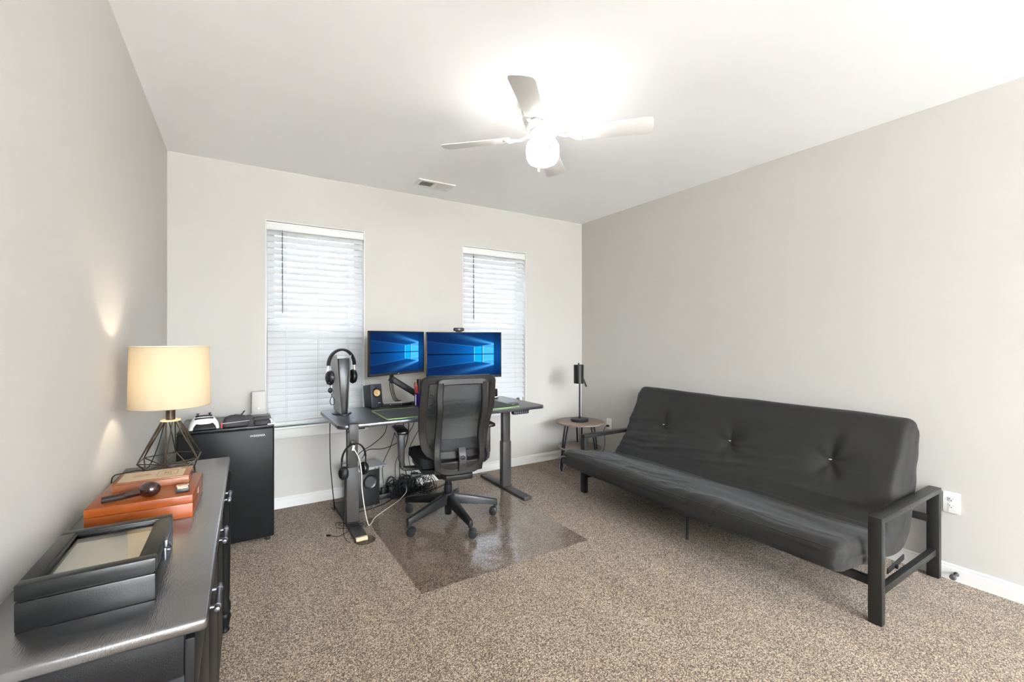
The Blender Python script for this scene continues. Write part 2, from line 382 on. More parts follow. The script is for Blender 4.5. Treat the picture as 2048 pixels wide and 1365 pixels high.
def window(idx, x0, x1, z0, z1):
    cx, w, h = (x0 + x1) / 2, x1 - x0, z1 - z0; yw = YB + 0.105
    g = G(); f = 0.035
    for c, s in (((cx, yw, z0 + f / 2), (w, 0.07, f)), ((cx, yw, z1 - f / 2), (w, 0.07, f)), ((x0 + f / 2, yw, (z0 + z1) / 2), (f, 0.07, h)), ((x1 - f / 2, yw, (z0 + z1) / 2), (f, 0.07, h))):
        g.box(c, s, bev=0.003)
    win = struct(g.build('window_%d' % idx, M['vinyl']))
    zm = z0 + h * 0.487
    for nm, za, zb, yy in (('upper_sash', zm - 0.02, z1 - f, yw + 0.012), ('lower_sash', z0 + f, zm + 0.02, yw - 0.012)):
        g = G(); s = 0.036
        for c, sz in (((cx, yy, za + s / 2), (w - 2 * f, 0.022, s)), ((cx, yy, zb - s / 2), (w - 2 * f, 0.022, s)),
                      ((x0 + f + s / 2, yy, (za + zb) / 2), (s, 0.022, zb - za)), ((x1 - f - s / 2, yy, (za + zb) / 2), (s, 0.022, zb - za))):
            g.box(c, sz, bev=0.002)
        sash = g.build(nm, M['vinyl'], win)
        g = G(); g.box((cx, yy, (za + zb) / 2), (w - 2 * f - 2 * s + 0.004, 0.004, zb - za - 2 * s + 0.004)); g.build('pane', M['glass'], sash)
    g = G(); g.box((cx, yw + 0.031, (z0 + f + zm) / 2), (w - 2 * f, 0.0015, zm - z0 - f)); g.build('insect_screen', M['insect'], win)
    # stool and apron
    g = G(); g.box((cx, YB + 0.02, z0 + 0.002), (w - 0.002, 0.10, 0.02)); g.box((cx, YB - 0.018, z0 + 0.002), (w + 0.09, 0.052, 0.02), bev=0.006)
    g.build('sill', M['trim'], win)
    g = G(); g.box((cx, YB - 0.008, z0 - 0.046), (w + 0.05, 0.016, 0.076), bev=0.004); g.build('apron', M['trim'], win)
    # liner of the reveal
    g = G()
    g.box((x0 + 0.003, YB + 0.036, (z0 + z1) / 2), (0.006, 0.074, h)); g.box((x1 - 0.003, YB + 0.036, (z0 + z1) / 2), (0.006, 0.074, h)); g.box((cx, YB + 0.036, z1 - 0.003), (w, 0.074, 0.006))
    g.build('jamb_liner', M['trim'], win)
for k, W in enumerate(WIN): window(k + 1, *W)

def blind(x0, x1, z0, z1, label, tilt):
    w = x1 - x0; cx = (x0 + x1) / 2
    t = thing('window_blind', label, 'window blind', (cx, YB + 0.034, z1), 0, 'horizontal window blinds')
    W = w - 0.03; zt = -0.006
    g = G(); g.box((0, -0.022, zt - 0.036), (w - 0.014, 0.010, 0.066), bev=0.003); g.box((0, -0.029, zt - 0.012), (w - 0.014, 0.006, 0.014), bev=0.002); g.box((0, -0.029, zt - 0.060), (w - 0.014, 0.006, 0.012), bev=0.002)
    g.build('valance', M['vinyl'], t)
    g = G(); g.box((0, 0.006, zt - 0.026), (W, 0.044, 0.040), bev=0.003); g.build('headrail', M['vinyl'], t)
    pitch, sw = 0.0515, 0.0625
    zb = -(z1 - z0) + 0.06
    z = zt - 0.082; g = G(); k = 0
    while z > zb + 0.02:
        a = math.radians(tilt + random.uniform(-1.6, 1.6)); sag = random.uniform(-0.0012, 0.0012)
        # slat section: slightly crowned, room edge low
        sec = []
        for u in (-1, -0.5, 0, 0.5, 1):
            d = sw / 2 * u; crown = 0.0035 * (1 - u * u)
            sec.append((d * math.cos(a) - crown * math.sin(a), d * math.sin(a) + crown * math.cos(a)))
        nx = 7; th = 0.0026; top = []; bot = []
        tb = bmesh.new()
        for i in range(nx):
            x = -W / 2 + W * i / (nx - 1); dz = sag * math.sin(PI * i / (nx - 1))
            top.append([tb.verts.new((x, y, z + zz + dz)) for y, zz in sec]); bot.append([tb.verts.new((x, y + th * math.sin(a), z + zz + dz - th * math.cos(a))) for y, zz in sec])
        for i in range(nx - 1):
            for j in range(4):
                tb.faces.new((top[i][j], top[i + 1][j], top[i + 1][j + 1], top[i][j + 1])); tb.faces.new((bot[i][j + 1], bot[i + 1][j + 1], bot[i + 1][j], bot[i][j]))
            tb.faces.new((bot[i][0], bot[i + 1][0], top[i + 1][0], top[i][0])); tb.faces.new((top[i][4], top[i + 1][4], bot[i + 1][4], bot[i][4]))
        for i in (0, nx - 1): tb.faces.new(top[i] + bot[i][::-1])
        bmesh.ops.recalc_face_normals(tb, faces=tb.faces); g._merge(tb)
        z -= pitch; k += 1
    g.build('slat_panel', M['slat'], t, ang=50)
    g = G(); g.box((0, 0, z + 0.022), (W, 0.052, 0.016), bev=0.004); g.build('bottom_rail', M['vinyl'], t)
    for fx in (-0.31, 0.0, 0.31):
        g = G(); zc = z + 0.02
        g.cyl((fx * w, -0.031, zt - 0.07), (fx * w, -0.031, zc), 0.0011, n=6); g.cyl((fx * w + 0.012, -0.031, zt - 0.07), (fx * w + 0.012, -0.031, zc), 0.0008, n=6)
        g.build('ladder_cord', M['vinyl'], t)
    g = G(); g.cyl((-0.345 * w, -0.040, -0.095), (-0.343 * w, -0.042, -0.74), 0.0042, n=8); g.cyl((-0.345 * w, -0.036, -0.07), (-0.345 * w, -0.040, -0.098), 0.002, n=6)
    wd = g.build('tilt_wand', M['backlit_wand'], t); wd['label'] = 'tilt wand coloured dark as against the window light'
M['backlit_wand'] = pbr('wand_backlight_dark', (0.06, 0.06, 0.06, 1), 0.35)  # clear wand painted dark, the way it looks with daylight behind it
blind(*WIN[0], 'closed white slatted blind in the wider window behind the headset and tower console', 53)
blind(*WIN[1], 'closed white slatted blind in the window behind the larger monitor with webcam', 53)

# outdoors, seen only as light between slats
g = G(); g.box((1.5, 16, -0.35), (60, 22, 0.1)); struct(g.build('ground_outside', M['lawn']))
g = G()
for k in range(40):
    g.ball((-12 + k * 0.7 + random.uniform(-.2, .2), 14 + random.uniform(-.5, .5), 0.5), (0.6, 0.6, random.uniform(0.9, 1.5)), 10)
hd = g.build('hedge_outside', M['hedge']); hd['kind'] = 'structure'

# wall outlets, door stop, ceiling register
def outlet(loc, label):
    t = thing('wall_outlet', label, 'outlet', loc, -PI / 2, 'duplex wall outlets')
    g = G(); g.prism(rrect(0.073, 0.117, 0.006), 0, 0.006, RX90, bev=0.002); g.build('cover_plate', M['plate'], t)
    for s in (1, -1):
        g = G(); g.prism(rrect(0.034, 0.028, 0.011, cy=s * 0.0195), 0.006, 0.0085, RX90, bev=0.0008); r = g.build('receptacle', M['plate'], t)
        g = G(); zc = s * 0.0195
        g.box((-0.0065, -0.0088, zc + 0.003), (0.0024, 0.001, 0.009)); g.box((0.0065, -0.0088, zc + 0.003), (0.0024, 0.001, 0.007)); g.cyl((0, -0.0083, zc - 0.007), (0, -0.0093, zc - 0.007), 0.0028, n=12)
        g.build('slot', M['dark'], r)
    g = G(); g.cyl((0, -0.006, 0), (0, -0.0072, 0), 0.003, n=12); g.build('screw', M['plate'], t)
outlet((XR, 0.812, 0.436), 'white duplex wall outlet just past the near arm of the black futon')
outlet((XR, 3.535, 0.432), 'white wall outlet in the corner with a black plug in it')

t = thing('door_stop', 'short dark bronze door stop screwed to the baseboard beyond the near futon arm', 'door stop', (XR - 0.013, 0.79, 0.042), 0)
g = G(); RY = Matrix.Rotation(-PI / 2, 4, 'Y')
g.lathe([(0.0, 0), (0.012, 0), (0.011, 0.004), (0.006, 0.010), (0.005, 0.04), (0.009, 0.052)], M=RY); g.build('post', M['bronze_dark'] if 'bronze_dark' in M else M['dark'], t)
g = G(); g.lathe([(0.0, 0.050), (0.011, 0.050), (0.0145, 0.056), (0.0145, 0.066), (0.010, 0.072), (0, 0.072)], M=RY); g.build('bumper', M['rubber'], t)

t = thing('ceiling_vent', 'white metal air register in the ceiling near the window wall', 'vent', (1.447, 3.655, HC), 0)
g = G(); w, d = 0.335, 0.19
for c, s in (((0, d / 2 - 0.02, -0.004), (w, 0.04, 0.008)), ((0, -d / 2 + 0.02, -0.004), (w, 0.04, 0.008)), ((w / 2 - 0.02, 0, -0.004), (0.04, d - 0.08, 0.008)), ((-w / 2 + 0.02, 0, -0.004), (0.04, d - 0.08, 0.008)), ((0, 0, -0.004), (0.03, d - 0.08, 0.008))):
    g.box(c, s, bev=0.002)
g.build('frame', M['fanwhite'], t)
g = G(); g.box((0, 0, -0.0008), (w - 0.07, d - 0.07, 0.001)); g.build('backing', M['dark'], t)
for i in range(18):
    s = -1 if i < 9 else 1; x = s * (0.022 + (i % 9) * 0.0125)
    g = G(); g.box((x, 0, -0.005), (0.0022 if s < 0 else 0.0085, d - 0.075, 0.008), rot=(0, -s * 0.6, 0)); g.build('louver', M['fanwhite'], t)

# ------------------------------------------------------------------ ceiling fan
FX, FY = 1.472, 2.05
fan = thing('ceiling_fan', 'white four-blade ceiling fan with a lit opal globe in the middle of the ceiling', 'ceiling fan', (FX, FY, HC), 0)
g = G(); g.lathe([(0.0, 0), (0.128, 0), (0.130, -0.012), (0.124, -0.020), (0.122, -0.050), (0.119, -0.054), (0.121, -0.058), (0.114, -0.085), (0, -0.085)], n=48); g.build('canopy', M['fanwhite'], fan)
g = G(); g.lathe([(0.0, -0.08), (0.116, -0.083), (0.117, -0.092), (0.108, -0.098), (0.098, -0.150), (0.088, -0.168), (0.0, -0.170)], n=48)
mh = g.build('motor_housing', M['fanwhite'], fan)
for k in range(12):
    a = 2 * PI * k / 12
    g = G(); p = [(0.1045 * math.cos(a + da), 0.1045 * math.sin(a + da), -0.121) for da in [i * 0.04 - 0.14 for i in range(8)]]
    g.ribbon(p, 0.007, 0.003, lambda i, q: (q.x, q.y, 0)); g.build('cooling_slot', M['dark'] if False else M['slotgrey'] if 'slotgrey' in M else M['greyw'], mh)
g = G(); g.lathe([(0, -0.168), (0.07, -0.168), (0.078, -0.176), (0.078, -0.190), (0.05, -0.196), (0, -0.196)], n=40); g.build('flywheel', M['fanwhite'], fan)
g = G(); g.lathe([(0, -0.19), (0.036, -0.19), (0.038, -0.195), (0.038, -0.212), (0.048, -0.215), (0.050, -0.226), (0, -0.226)], n=32); g.build('light_fitter', M['fanwhite'], fan)
BZ = -0.196
for k in range(4):
    a = math.radians(45 + 90 * k); R = Matrix.Translation((0, 0, BZ)) @ Matrix.Rotation(a, 4, 'Z') @ Matrix.Rotation(math.radians(-12), 4, 'X')
    L0, L1 = 0.185, 0.605
    pts = []
    for i in range(8):
        q = -PI / 2 + PI * i / 7; pts.append((L1 - 0.03 + 0.03 * math.cos(q), (0.067 - 0.03 + 0.03 * abs(math.sin(q))) * (1 if q > 0 else -1) if abs(math.sin(q)) > 0.01 else 0))
    outline = [(L0, -0.050), (L0 + 0.02, -0.055), (L1 - 0.03, -0.067), (L1 - 0.008, -0.060), (L1, -0.042), (L1 + 0.004, 0), (L1, 0.042), (L1 - 0.008, 0.060), (L1 - 0.03, 0.067), (L0 + 0.02, 0.055), (L0, 0.050)]
    g = G(); g.prism(outline, -0.0025, 0.0030, R, bev=0.001); bl = g.build('blade', M['fanwhite'], fan, ang=25)
    # iron: stem and scalloped plate under the blade
    g = G(); plate = [(0.150, -0.012), (0.175, -0.034), (0.195, -0.050), (0.215, -0.053), (0.222, -0.040), (0.214, -0.026), (0.226, -0.012), (0.234, 0), (0.226, 0.012), (0.214, 0.026), (0.222, 0.040), (0.215, 0.053), (0.195, 0.050), (0.175, 0.034), (0.150, 0.012)]
    g.prism(plate, -0.0085, -0.0026, R, bev=0.0015)
    for yy in (-0.03, 0.03): g.lathe([(0, -0.0115), (0.004, -0.0105), (0.005, -0.0085), (0, -0.0085)], n=10, M=R @ Matrix.Translation((0.205, yy, 0)))
    ca, sa = math.cos(a), math.sin(a)
    g.ribbon(smooth([(0.062 * ca, 0.062 * sa, -0.186), (0.095 * ca, 0.095 * sa, -0.190), (0.125 * ca, 0.125 * sa, -0.203), (0.165 * ca, 0.165 * sa, BZ - 0.005)], 5), 0.020, 0.006, (0, 0, 1))
    g.build('blade_iron', M['fanwhite'], bl)
g = G(); g.lathe([(0.044, -0.214), (0.060, -0.222), (0.084, -0.234), (0.093, -0.252), (0.095, -0.285), (0.091, -0.318), (0.078, -0.342), (0.055, -0.354), (0.026, -0.359), (0, -0.360)], n=40)
gl = g.build('light_globe', M['globe'], fan, ang=80); gl['label'] = 'glowing opal glass globe'
for (dx, dy, z0, z1) in ((-0.030, -0.099, -0.200, -0.285), (-0.078, -0.070, -0.20, -0.40)):
    g = G(); g.tube([(dx * 0.4, dy * 0.4, -0.204), (dx * 0.8, dy * 0.8, -0.206), (dx, dy, -0.222), (dx, dy, z1)], 0.0012, 6); pc = g.build('pull_chain', M['bronze'], fan)
    g = G(); g.lathe([(0, z1), (0.003, z1 - 0.002), (0.0085, z1 - 0.028), (0.0075, z1 - 0.036), (0, z1 - 0.040)] if z1 < -0.35 else [(0, z1), (0.005, z1 - 0.003), (0.0055, z1 - 0.012), (0.002, z1 - 0.035), (0, z1 - 0.037)], c=(dx, dy, 0), n=14)
    g.build('pull_knob', M['fanwhite'] if z1 < -0.35 else M['tan'], pc)

# ------------------------------------------------------------------ console table against the left wall
CT = 0.805
CR = math.radians(-0.6)
con = thing('console_cabinet', 'long black-stained wooden cabinet with pewter bar pulls along the left wall', 'cabinet', (-0.2415, 1.79, 0), CR)
CW, CL = 0.383, 1.42
g = G(); g.box((0, 0, CT - 0.0125), (CW, CL, 0.025), bev=0.007, seg=3); g.build('top', M['blacktop'], con)
g = G(); g.box((-0.012, 0, 0.44), (CW - 0.05, CL - 0.05, CT - 0.025 - 0.12), bev=0.002)
bd = g.build('body', M['blackwood'], con)
for s in (-1, 1):
    g = G()
    yy = s * (CL / 2 - 0.022)
    for c, sz in (((-0.012, yy, 0.735), (CW - 0.054, 0.012, 0.09)), ((-0.012, yy, 0.16), (CW - 0.054, 0.012, 0.09)), ((-0.162, yy, 0.45), (0.05, 0.012, 0.49)), ((0.132, yy, 0.45), (0.05, 0.012, 0.49))):
        g.box(c, sz, bev=0.002)
    g.build('end_panel', M['blackwood'], con)
for k in range(3):
    yc = -0.505 + 0.397 * k
    g = G(); g.box((0.162, yc, 0.700), (0.018, 0.387, 0.135), bev=0.004); dr = g.build('drawer', M['blackwood'], con)
    g = G(); hz = 0.742
    g.cyl((0.2015, yc - 0.062, hz), (0.2015, yc + 0.062, hz), 0.0062, n=14, bev=0.002)
    for q in (-0.042, 0.042): g.cyl((0.170, yc + q, hz), (0.2015, yc + q, hz), 0.0045, n=10); g.cyl((0.2015, yc + q - 0.004, hz), (0.2015, yc + q + 0.004, hz), 0.0080, n=14)
    g.build('handle', M['pewter'], dr)
    g = G(); g.box((0.162, yc, 0.355), (0.018, 0.387, 0.53), bev=0.004); g.build('door', M['blackwood'], con)
legprof = [(0, 0), (0.018, 0), (0.021, 0.006), (0.016, 0.02), (0.022, 0.05), (0.026, 0.07), (0.020, 0.085), (0.024, 0.10), (0.024, 0.13), (0.018, 0.15), (0.021, 0.19), (0.024, 0.72), (0.027, 0.73), (0.024, 0.745), (0, CT - 0.025)]
for sx in (-1, 1):
    for sy in (-1, 1):
        g = G(); g.lathe(legprof, c=(sx * 0.155 if sx < 0 else 0.172, sy * (CL / 2 - (0.045 if sy > 0 else 0.07)), 0), n=20) if (sx > 0 and sy > 0) else g.box((sx * 0.150, sy * (CL / 2 - 0.05), 0.07), (0.045, 0.045, 0.14), bev=0.004)
        g.build('leg', M['blackwood'], con)

# watch box
wb = thing('watch_box', 'large black leatherette box with a glass lid on the near end of the cabinet', 'box', (-0.262, 1.353, CT), 0)
W, D = 0.213, 0.285
g = G(); g.box((0, 0, 0.029), (W, D, 0.058), bev=0.004); g.box((0, 0, 0.058), (W - 0.008, D - 0.008, 0.006)); g.build('base', M['leather'], wb)
g = G(); z0, z1 = 0.061, 0.091; fw = 0.028
for c, s in (((0, -D / 2 + fw / 2, (z0 + z1) / 2), (W, fw, z1 - z0)), ((0, D / 2 - fw / 2, (z0 + z1) / 2), (W, fw, z1 - z0)), ((-W / 2 + fw / 2, 0, (z0 + z1) / 2), (fw, D - 2 * fw + 0.004, z1 - z0)), ((W / 2 - fw / 2, 0, (z0 + z1) / 2), (fw, D - 2 * fw + 0.004, z1 - z0))):
    g.box(c, s, bev=0.003)
lid = g.build('lid', M['leather'], wb)
g = G()
for c, s in (((0, -D / 2 + fw + 0.002, z1 - 0.004), (W - 2 * fw, 0.006, 0.003)), ((0, D / 2 - fw - 0.002, z1 - 0.004), (W - 2 * fw, 0.006, 0.003)), ((-W / 2 + fw + 0.002, 0, z1 - 0.004), (0.006, D - 2 * fw, 0.003)), ((W / 2 - fw - 0.002, 0, z1 - 0.004), (0.006, D - 2 * fw, 0.003))):
    g.box(c, s, bev=0.001)
g.build('glass_bead', M['leather'], lid)
g = G(); g.box((0, 0, z1 - 0.010), (W - 2 * fw + 0.004, D - 2 * fw + 0.004, 0.002)); p = g.build('lid_pane', M['lidglass'], lid); p['label'] = 'clear glass pane'
g = G(); g.box((0, 0, 0.063), (W - 2 * fw - 0.004, D - 2 * fw - 0.004, 0.006), bev=0.002); g.build('lining', M['reflect_velvet'], wb)
g = G(); g.box((W / 2 + 0.003, -0.02, 0.052), (0.006, 0.030, 0.030), bev=0.002); g.box((W / 2 + 0.004, -0.02, 0.075), (0.007, 0.022, 0.018), bev=0.002)
g.tube([(W / 2 + 0.009, -0.03, 0.070), (W / 2 + 0.014, -0.02, 0.062), (W / 2 + 0.009, -0.01, 0.070)], 0.0025, 8); g.cyl((W / 2 + 0.002, -0.02, 0.058), (W / 2 + 0.012, -0.02, 0.058), 0.004, n=12)
g.build('clasp', M['pewter'], wb)

# cherry humidor
hu = thing('humidor', 'glossy orange cherry-wood box beside the watch box on the black cabinet', 'box', (-0.2515, 1.853, CT), math.radians(-2.0))
W, D = 0.256, 0.272
g = G(); g.box((0, 0, 0.022), (W, D, 0.044), bev=0.002, seg=2); g.build('base', M['cherry'], hu)
g = G(); g.box((0, 0, 0.0573), (W, D, 0.0262), bev=0.0022, seg=2); g.build('lid', M['cherry'], hu)
g = G(); g.box((W / 2 + 0.0006, 0, 0.044), (0.0012, 0.02, 0.016), bev=0.0004); g.build('lock_plate', M['brass'], hu)
for q in (-0.08, 0.08):
    g = G(); g.cyl((-W / 2 - 0.001, q - 0.015, 0.0445), (-W / 2 - 0.001, q + 0.015, 0.0445), 0.0025, n=8); g.build('hinge', M['brass'], hu)
HT = CT + 0.0703
cb = thing('cigar_box', 'flat tan wooden box with a printed lid label lying on the cherry-wood box', 'box', (-0.2485, 1.926, HT), math.radians(-1))
W, D = 0.200, 0.132
g = G(); g.box((0, 0, 0.011), (W, D, 0.022), bev=0.0015); g.build('base', M['cedar'], cb)
g = G(); g.box((0, 0, 0.0245), (W, D, 0.005), bev=0.0012); ld = g.build('lid', M['cedar'], cb)
g = G(); g.box((-0.004, 0, 0.0272), (W - 0.028, D - 0.020, 0.0006)); lb = g.build('lid_label', M['paper'], ld); lb['label'] = 'pale printed label'
g = G()
ring = [(x, y, 0.0279) for x, y in rrect(0.056, 0.062, 0.008, cx=0.034)]
g.sweep(ring, [(-0.0008, -0.0003), (0.0008, -0.0003), (0.0008, 0.0003), (-0.0008, 0.0003)], closed=True, nrm=(0, 0, 1))
for (x, y, sx, sy) in ((0.026, 0.006, 0.003, 0.024), (0.033, 0.010, 0.012, 0.003), (0.033, -0.002, 0.012, 0.003), (0.042, 0.004, 0.003, 0.020), (0.034, -0.018, 0.03, 0.002), (-0.035, 0.012, 0.04, 0.002), (-0.035, 0.002, 0.05, 0.002), (-0.035, -0.010, 0.04, 0.002)):
    g.box((x, y, 0.0279), (sx, sy, 0.0006))
g.box((0.078, 0.045, 0.0279), (0.022, 0.018, 0.0006)); g.build('emblem', M['gold'], lb)
g = G(); g.box((W / 2 + 0.001, 0.0, 0.020), (0.002, 0.014, 0.014), bev=0.0005); g.tube([(W / 2 + 0.003, -0.004, 0.022), (W / 2 + 0.006, 0, 0.016), (W / 2 + 0.003, 0.004, 0.022)], 0.001, 6); g.build('hook', M['bronze'], cb)

# tobacco pipe lying on its side
pi_ = thing('tobacco_pipe', 'dark brown briar tobacco pipe lying on the cherry-wood box', 'pipe', (-0.240, 1.757, HT), 0)
BX = Matrix.Translation((0, 0, 0.0245)) @ Matrix.Scale(1.14, 4) @ Matrix.Rotation(math.radians(35), 4, 'Z') @ Matrix.Rotation(math.radians(-100), 4, 'X')
g = G(); g.lathe([(0, -0.026), (0.012, -0.025), (0.019, -0.015), (0.0215, 0.0), (0.0205, 0.013), (0.017, 0.023), (0.0145, 0.026), (0.0105, 0.0255), (0.0095, 0.018), (0.0085, -0.005), (0, -0.006)], n=32, M=BX); g.build('bowl', M['briar'], pi_, ang=60)
g = G(); g.tube([(-0.010, 0.000, 0.021), (-0.035, 0.001, 0.0185), (-0.058, 0.001, 0.0155)], 0.0110, 16); g.build('shank', M['briar'], pi_)
g = G()
pts = smooth([(-0.054, 0.001, 0.0155), (-0.075, 0.001, 0.0125), (-0.10, 0.001, 0.0108), (-0.112, 0.001, 0.0103)], 5)
g.sweep(pts, [(0.0112 * math.cos(2 * PI * k / 14), 0.0098 * math.sin(2 * PI * k / 14)) for k in range(14)]); g.build('mouthpiece', M['ebonite'], pi_)
li = thing('lighter', 'small flat silver lighter on the front of the cherry-wood box beside the pipe', 'lighter', (-0.160, 1.778, HT), math.radians(6))
g = G(); g.box((0, -0.009, 0.0065), (0.034, 0.040, 0.013), bev=0.002); g.build('body', M['ebonite'], li)
g = G(); g.box((0, 0.0, 0.0137), (0.028, 0.050, 0.0016), bev=0.0005); g.box((0, 0.021, 0.0065), (0.034, 0.018, 0.013), bev=0.002); g.build('cap', M['steel'], li)

# table lamp
LX, LY = -0.257, 2.39
tl = thing('table_lamp', 'lit table lamp with a cream drum shade on a bronze wire base', 'lamp', (LX, LY, CT), 0)
zm, zp = 0.047, 0.209
def hexa_ring(r, z, off): return [Vector((r * math.cos(math.radians(off + 60 * k)), r * math.sin(math.radians(off + 60 * k)), z)) for k in range(6)]
mid, bot = hexa_ring(0.117, zm, 27), hexa_ring(0.086, 0.003, 57)
g = G(); wr = 0.0024
def wire(a, b): g.cyl(a, b, wr, n=8)
for k in range(6):
    wire(mid[k], mid[(k + 1) % 6]); wire(bot[k], bot[(k + 1) % 6]); wire(mid[k], bot[k]); wire(mid[k], bot[(k - 1) % 6])
    a = math.radians(27 + 60 * k)
    for da in (-0.36, 0.36): wire(mid[k], Vector((0.031 * math.cos(a + da), 0.031 * math.sin(a + da), zp)))
g.build('wire_base', M['bronze'], tl)
g = G(); g.lathe([(0, zp - 0.001), (0.035, zp - 0.001), (0.036, zp + 0.002), (0.034, zp + 0.005), (0, zp + 0.005)], n=32); g.build('base_plate', M['brass'], tl)
g = G(); g.lathe([(0, zp + 0.004), (0.0165, zp + 0.004), (0.0165, zp + 0.085), (0.012, zp + 0.09), (0, zp + 0.09)], n=24); g.build('socket', M['bronze'], tl)
g = G(); g.ball((0, 0, zp + 0.135), (0.028, 0.028, 0.040), 16); g.build('bulb', M['bulb'], tl)
z0, z1 = 0.274, 0.528; r0, r1 = 0.1425, 0.1385
g = G(); g.lathe([(r0, z0), (r1, z1), (r1 - 0.0015, z1), (r0 - 0.0015, z0), (r0, z0)], n=64); sh = g.build('lamp_shade', M['shade'], tl, ang=60)
for zz, rr in ((z0, r0), (z1, r1)):
    g = G(); g.tube([(rr * math.cos(2 * PI * k / 48), rr * math.sin(2 * PI * k / 48), zz) for k in range(48)], 0.0018, 6, closed=True, straight=True); g.build('trim_ring', M['shade'], sh)
g = G()
for k in range(3):
    a = 2 * PI * k / 3; g.cyl((0.012 * math.cos(a), 0.012 * math.sin(a), zp + 0.088), ((r0 - 0.002) * math.cos(a), (r0 - 0.002) * math.sin(a), z0 + 0.02), 0.0014, n=6)
g.build('spider', M['bronze'], tl)
g = G(); g.tube([(-0.02, 0.01, 0.206), (-0.045, 0.02, 0.10), (-0.08, 0.03, 0.010), (-0.12, 0.02, 0.006), (-0.165, -0.005, 0.006), (-0.181, -0.02, 0.004), (-0.1865, -0.03, -0.02), (-0.1865, -0.04, -0.12)], 0.0022, 6); g.build('cord', M['cord'], tl)

# ------------------------------------------------------------------ mini fridge
FT = 0.785
fr = thing('mini_fridge', 'black mini fridge in the left corner beside the window', 'fridge', (-0.071, 3.37, 0), 0)
g = G(); g.box((0, 0.295, 0.41), (0.525, 0.48, 0.73), bev=0.006); g.build('body', M['fridge'], fr)
g = G(); g.box((0, 0.029, 0.402), (0.530, 0.052, 0.735), bev=0.010, seg=3); d = g.build('door', M['fridge'], fr)
text_mesh('badge', 'INSIGNIA', 0.0185, 0.0006, M['badge'], d, Matrix.Translation((0.168, 0.0025, 0.722)) @ RX90)
g = G(); g.box((0, 0.28, FT - 0.010), (0.530, 0.52, 0.020), bev=0.006, seg=3); g.build('top_panel', M['blackg'], fr)
for sx in (-1, 1):
    for yy in (0.06, 0.50): g = G(); g.cyl((sx * 0.23, yy, 0), (sx * 0.23, yy, 0.05), 0.015, n=14); g.build('foot', M['dark'], fr)

# things on the fridge
gc = thing('game_controller', 'white game controller with black grips and sticks on top of the mini fridge', 'game controller', (-0.200, 3.455, FT), math.radians(6))
g = G(); t = bmesh.new(); rings = []
base = [(-0.080, 0.0), (-0.079, 0.018), (-0.072, 0.040), (-0.056, 0.058), (-0.032, 0.066), (0, 0.067), (0.032, 0.066), (0.056, 0.058), (0.072, 0.040), (0.079, 0.018), (0.080, 0.0), (0.05, -0.004), (-0.05, -0.004)]
for (yy, kx, kz, dz) in ((-0.062, 0.80, 0.35, 0.010), (-0.058, 0.92, 0.62, 0.005), (-0.040, 1.0, 0.88, 0.002), (-0.010, 1.0, 1.02, 0.004), (0.020, 0.94, 1.08, 0.008), (0.040, 0.86, 0.98, 0.014), (0.050, 0.72, 0.70, 0.024)):
    rings.append([t.verts.new((x * kx, yy, dz + z * kz)) for x, z in smooth([(x, z, 0) for x, z in base], 3, True) for x, z in ((x, z),)] if False else [t.verts.new((p.x * kx, yy, max(0.001, dz + p.y * kz))) for p in smooth([(x, z, 0) for x, z in base], 3, True)])
for a, b in zip(rings, rings[1:]):
    n = len(a)
    for k in range(n): t.faces.new((a[k], a[(k + 1) % n], b[(k + 1) % n], b[k]))
t.faces.new(rings[0]); t.faces.new(rings[-1][::-1]); bmesh.ops.recalc_face_normals(t, faces=t.faces)
g._merge(t); g.build('shell', M['white'], gc, ang=60)
g = G(); g.prism([(-0.062, -0.022), (0.062, -0.022), (0.058, -0.004), (0.046, 0.016), (0.038, 0.021), (-0.038, 0.021), (-0.046, 0.016), (-0.058, -0.004)], -0.012, 0.010, Matrix.Translation((0, -0.056, 0.024)) @ Matrix.Rotation(math.radians(66), 4, 'X'), bev=0.003); g.build('battery_cover', M['blackg'], gc)
for i, (yy, zz, ww) in enumerate(((-0.014, 0.068, 0.100), (0.018, 0.080, 0.090))):
    g = G(); g.prism(rrect(ww, 0.016, 0.0075), -0.006, 0.004, Matrix.Translation((0, yy, zz)) @ Matrix.Rotation(0.35, 4, 'X'), bev=0.002); g.build('shoulder_bar', M['blackp'], gc)
for s in (-1, 1):
    g = G(); g.cyl((s * 0.032, 0.030, 0.078), (s * 0.032, 0.030, 0.093), 0.005, n=12); g.cyl((s * 0.032, 0.030, 0.092), (s * 0.032, 0.030, 0.097), 0.0095, 0.008, n=16); g.build('thumb_stick', M['blackp'], gc)

po = thing('zip_pouch', 'puffy black zip pouch with a red tag in the middle of the fridge top', 'pouch', (-0.028, 3.450, FT), math.radians(4))
def soft_block(g, w, d, h, top=0.75, seed=1, amp=0.006, n=14):
    t = bmesh.new(); bmesh.ops.create_cube(t, size=1.0); bmesh.ops.subdivide_edges(t, edges=t.edges[:], cuts=n - 1, use_grid_fill=True)
    for v in t.verts:
        x, y, z = v.co * 2
        r = (abs(x) ** 5 + abs(y) ** 5 + abs(z) ** 5) ** 0.2; k = max(abs(x), abs(y), abs(z)); f = k / r if r else 1
        x, y, z = x * f, y * f, z * f
        s = 1 - (1 - top) * (z + 1) / 2
        v.co = Vector((x * w / 2 * s, y * d / 2 * s, (z + 1) / 2 * h))
        nz = noise.noise(v.co * 40 + Vector((seed, 0, 0))); v.co.z += nz * amp * (z + 1) / 2; v.co.x += noise.noise(v.co * 30 + Vector((0, seed, 0))) * amp * 0.7
    g._merge(t)
g = G(); soft_block(g, 0.158, 0.11, 0.070, 0.72, 3); g.build('body', M['nylon'], po, ang=70)
